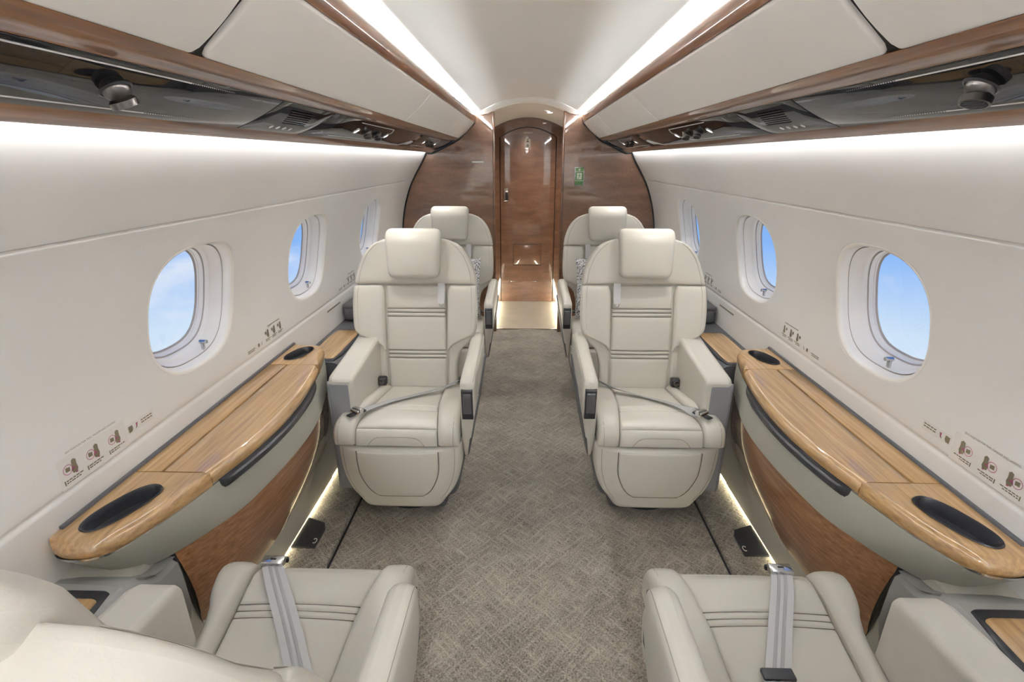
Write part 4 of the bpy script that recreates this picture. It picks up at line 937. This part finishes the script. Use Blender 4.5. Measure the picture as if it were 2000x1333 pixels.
    tube([bmap(ux+0.009*math.cos(t), 0.371+0.010*math.sin(t), 0.021) for t in np.linspace(0, 2*math.pi, 14)[:-1]], 0.0022, 6, closed=True).build('strap_loop', CHROME, sb)
    # ---- lap belt
    def on(u, v, w): return Vector(cmap(u, v, w))
    if belt == 'rest':
        keys = [on(A*0.222, 0.01, 0.045), on(A*0.185, 0.035, 0.040), on(A*0.12, 0.085, 0.022), on(A*0.02, 0.165, 0.0155), on(-A*0.06, 0.235, 0.0150), on(-A*0.115, 0.30, 0.017), on(-A*0.150, 0.352, 0.022)]
        pth = [Vector(p) for p in catmull(keys, 6)]
        def wd(i): 
            f_ = i/(len(pth)-1); return (0.25+0.3*f_, -0.9, 0.45*(1-f_))
        lb = ribbon(pth, 0.034, 0.0018, wd).build('lap_belt', BELT, root, True, 50)
        p = pth[-1]; d = (pth[-1]-pth[-3]).normalized(); zx = Vector((0,0,1)); side_ = d.cross(zx).normalized()
        ms = Matrix(((d.x,side_.x,0),(d.y,side_.y,0),(0,0,1)))
        def box_at(lo, hi, r_): 
            q = MB(); q.rbox(lo, hi, r_); q.v = [tuple(p+Vector(ms @ Vector(v))) for v in q.v]; return q
        bk = box_at((0.000,-0.024,-0.002), (0.030,0.024,0.016), 0.006).build('buckle', CHROME, lb)
        q = MB(); q.lathe([(0.0085,0),(0.0095,0.002),(0.0095,0.050),(0.0085,0.052)], p+ms@Vector((0.012,-0.026,0.014)), ms@Vector((0,1,0)), 16); q.build('latch_bar', CHROME, bk)
        box_at((0.028,-0.012,0.0), (0.056,0.012,0.006), 0.003).build('tongue', DARK, bk)
        box_at((-0.014,-0.021,0.000), (0.002,0.021,0.008), 0.003).build('clasp', DARK, bk)
        # receiver stalk on the window side
        q = MB(); c = on(-A*0.150, 0.045, 0.042); q.rbox((c.x-0.024, c.y-0.020, c.z-0.020), (c.x+0.024, c.y+0.014, c.z+0.016), 0.008, 3); q.build('belt_receiver', DARK, root)
        q = MB(); q.lathe([(0.014,0),(0.0145,0.003),(0.010,0.006),(0.0095,0.002)], (c.x, c.y-0.018, c.z-0.002), (0,-1,0.25), 20); q.build('receiver_ring', GUN, root)
        q = MB(); c2 = on(A*0.190, 0.030, 0.041); q.rbox((c2.x-0.007, c2.y-0.022, c2.z-0.004), (c2.x+0.007, c2.y+0.022, c2.z+0.007), 0.003); q.build('strap_slider', DARK, lb)
    else:
        u0, u1 = belt
        keys = [on(u0, 0.0, 0.030), on(u0+(u1-u0)*0.25, 0.12, 0.014), on(u0+(u1-u0)*0.55, 0.24, 0.0145), on(u0+(u1-u0)*0.82, 0.34, 0.013), on(u1, 0.408, 0.008)]
        pth = [Vector(p) for p in catmull(keys, 7)]
        lb = ribbon(pth, 0.046, 0.0018, (1,0,0)).build('lap_belt', BELTLT, root, True, 50)
        for off in (-0.0075, 0.0075):
            ribbon([p+Vector((off, 0, 0.0016)) for p in pth], 0.0065, 0.0012, (1,0,0)).build('woven_stripe', BELT, lb, True, 50)
        c = on(u1, 0.415, 0.010)
        q = MB(); q.rbox((c.x-0.027, c.y-0.014, c.z-0.004), (c.x+0.027, c.y+0.014, c.z+0.014), 0.004, 2); bk = q.build('buckle', CHROME, lb)
        q = MB(); q.rbox((c.x-0.029, c.y-0.020, c.z-0.008), (c.x+0.029, c.y-0.010, c.z+0.006), 0.003, 2); q.build('tongue', DARK, bk)
        q = MB(); q.rbox((c.x-0.007, c.y-0.003, c.z+0.0138), (c.x+0.007, c.y+0.002, c.z+0.0146), 0.0003, 1); q.build('slot', BLACKGAP, bk)
        if belt_dark:
            p = pth[9]; q = MB(); q.rbox((p.x-0.030, p.y-0.012, p.z-0.004), (p.x+0.030, p.y+0.012, p.z+0.006), 0.003); q.build('strap_slider', DARK, lb)
    return root
P('seam', (0.36, 0.335, 0.29), 0.6); P('stitch', (0.15, 0.135, 0.11), 0.7); P('lever_grey', (0.10, 0.10, 0.105), 0.3)
XS = 0.487
make_seat('cabin_seat', (-XS, 1.90, 0), 0, 1, 9.5, 0.0, 'cream leather seat in the middle of the left row, lap belt lying across its cushion')
make_seat('cabin_seat', (XS, 1.915, 0), 0, -1, 9.5, 0.0, 'cream leather seat in the middle of the right row, lap belt lying across its cushion')
make_seat('cabin_seat', (-XS+0.005, 2.965, 0), 0, 1, 8.5, 0.0, 'far left cream leather seat against the bulkhead, behind the middle left seat')
make_seat('cabin_seat', (XS-0.005, 2.975, 0), 0, -1, 8.5, 0.0, 'far right cream leather seat against the bulkhead, behind the middle right seat')
make_seat('cabin_seat', (-0.505, 0.522, 0), math.pi, -1, 23.0, 0.205, 'near left cream leather seat seen from behind its headrest', belt=(-0.14, 0.115), back_dx=0.026, head_dw=-0.024, wdy=0.045)
make_seat('cabin_seat', (0.505, 0.527, 0), math.pi, 1, 34.0, 0.205, 'near right cream leather seat, reclined, strap down the middle of its cushion', belt=(0.10, -0.088), belt_dark=True, wdy=0.045)

# patterned cushions on the far seats
for sg, side in SIDES:
    root = empty('throw_pillow', (sg*0.455, 2.93, 0.47), 0, f'feather patterned white and grey pillow on the far {side} seat', 'pillow', 'patterned pillows')
    m = MB(); th = math.radians(14); rows_f = []; n = 15
    def pil(i, j, s_):
        a_ = i/(n-1)*2-1; b_ = j/(n-1)*2-1; t_ = 0.055*math.sqrt(max(0, (1-a_**4)*(1-b_**4)))
        pin = 1-0.06*(1-abs(a_))*abs(b_) if True else 1
        x = a_*0.175*(1-0.05*(1-b_*b_)*0+0.0)*(0.94+0.06*b_*b_); z = 0.175+b_*0.175*(0.94+0.06*a_*a_); y = s_*t_
        return (x, y*math.cos(th)+z*math.sin(th), z*math.cos(th)-y*math.sin(th))
    m.grid([[pil(i, j, -1) for i in range(n)] for j in range(n)]); m.grid([[pil(i, j, 1) for i in range(n)][::-1] for j in range(n)])
    m.build('cover', PILLOWM, root, True, 80)
bpy.context.view_layer.update()
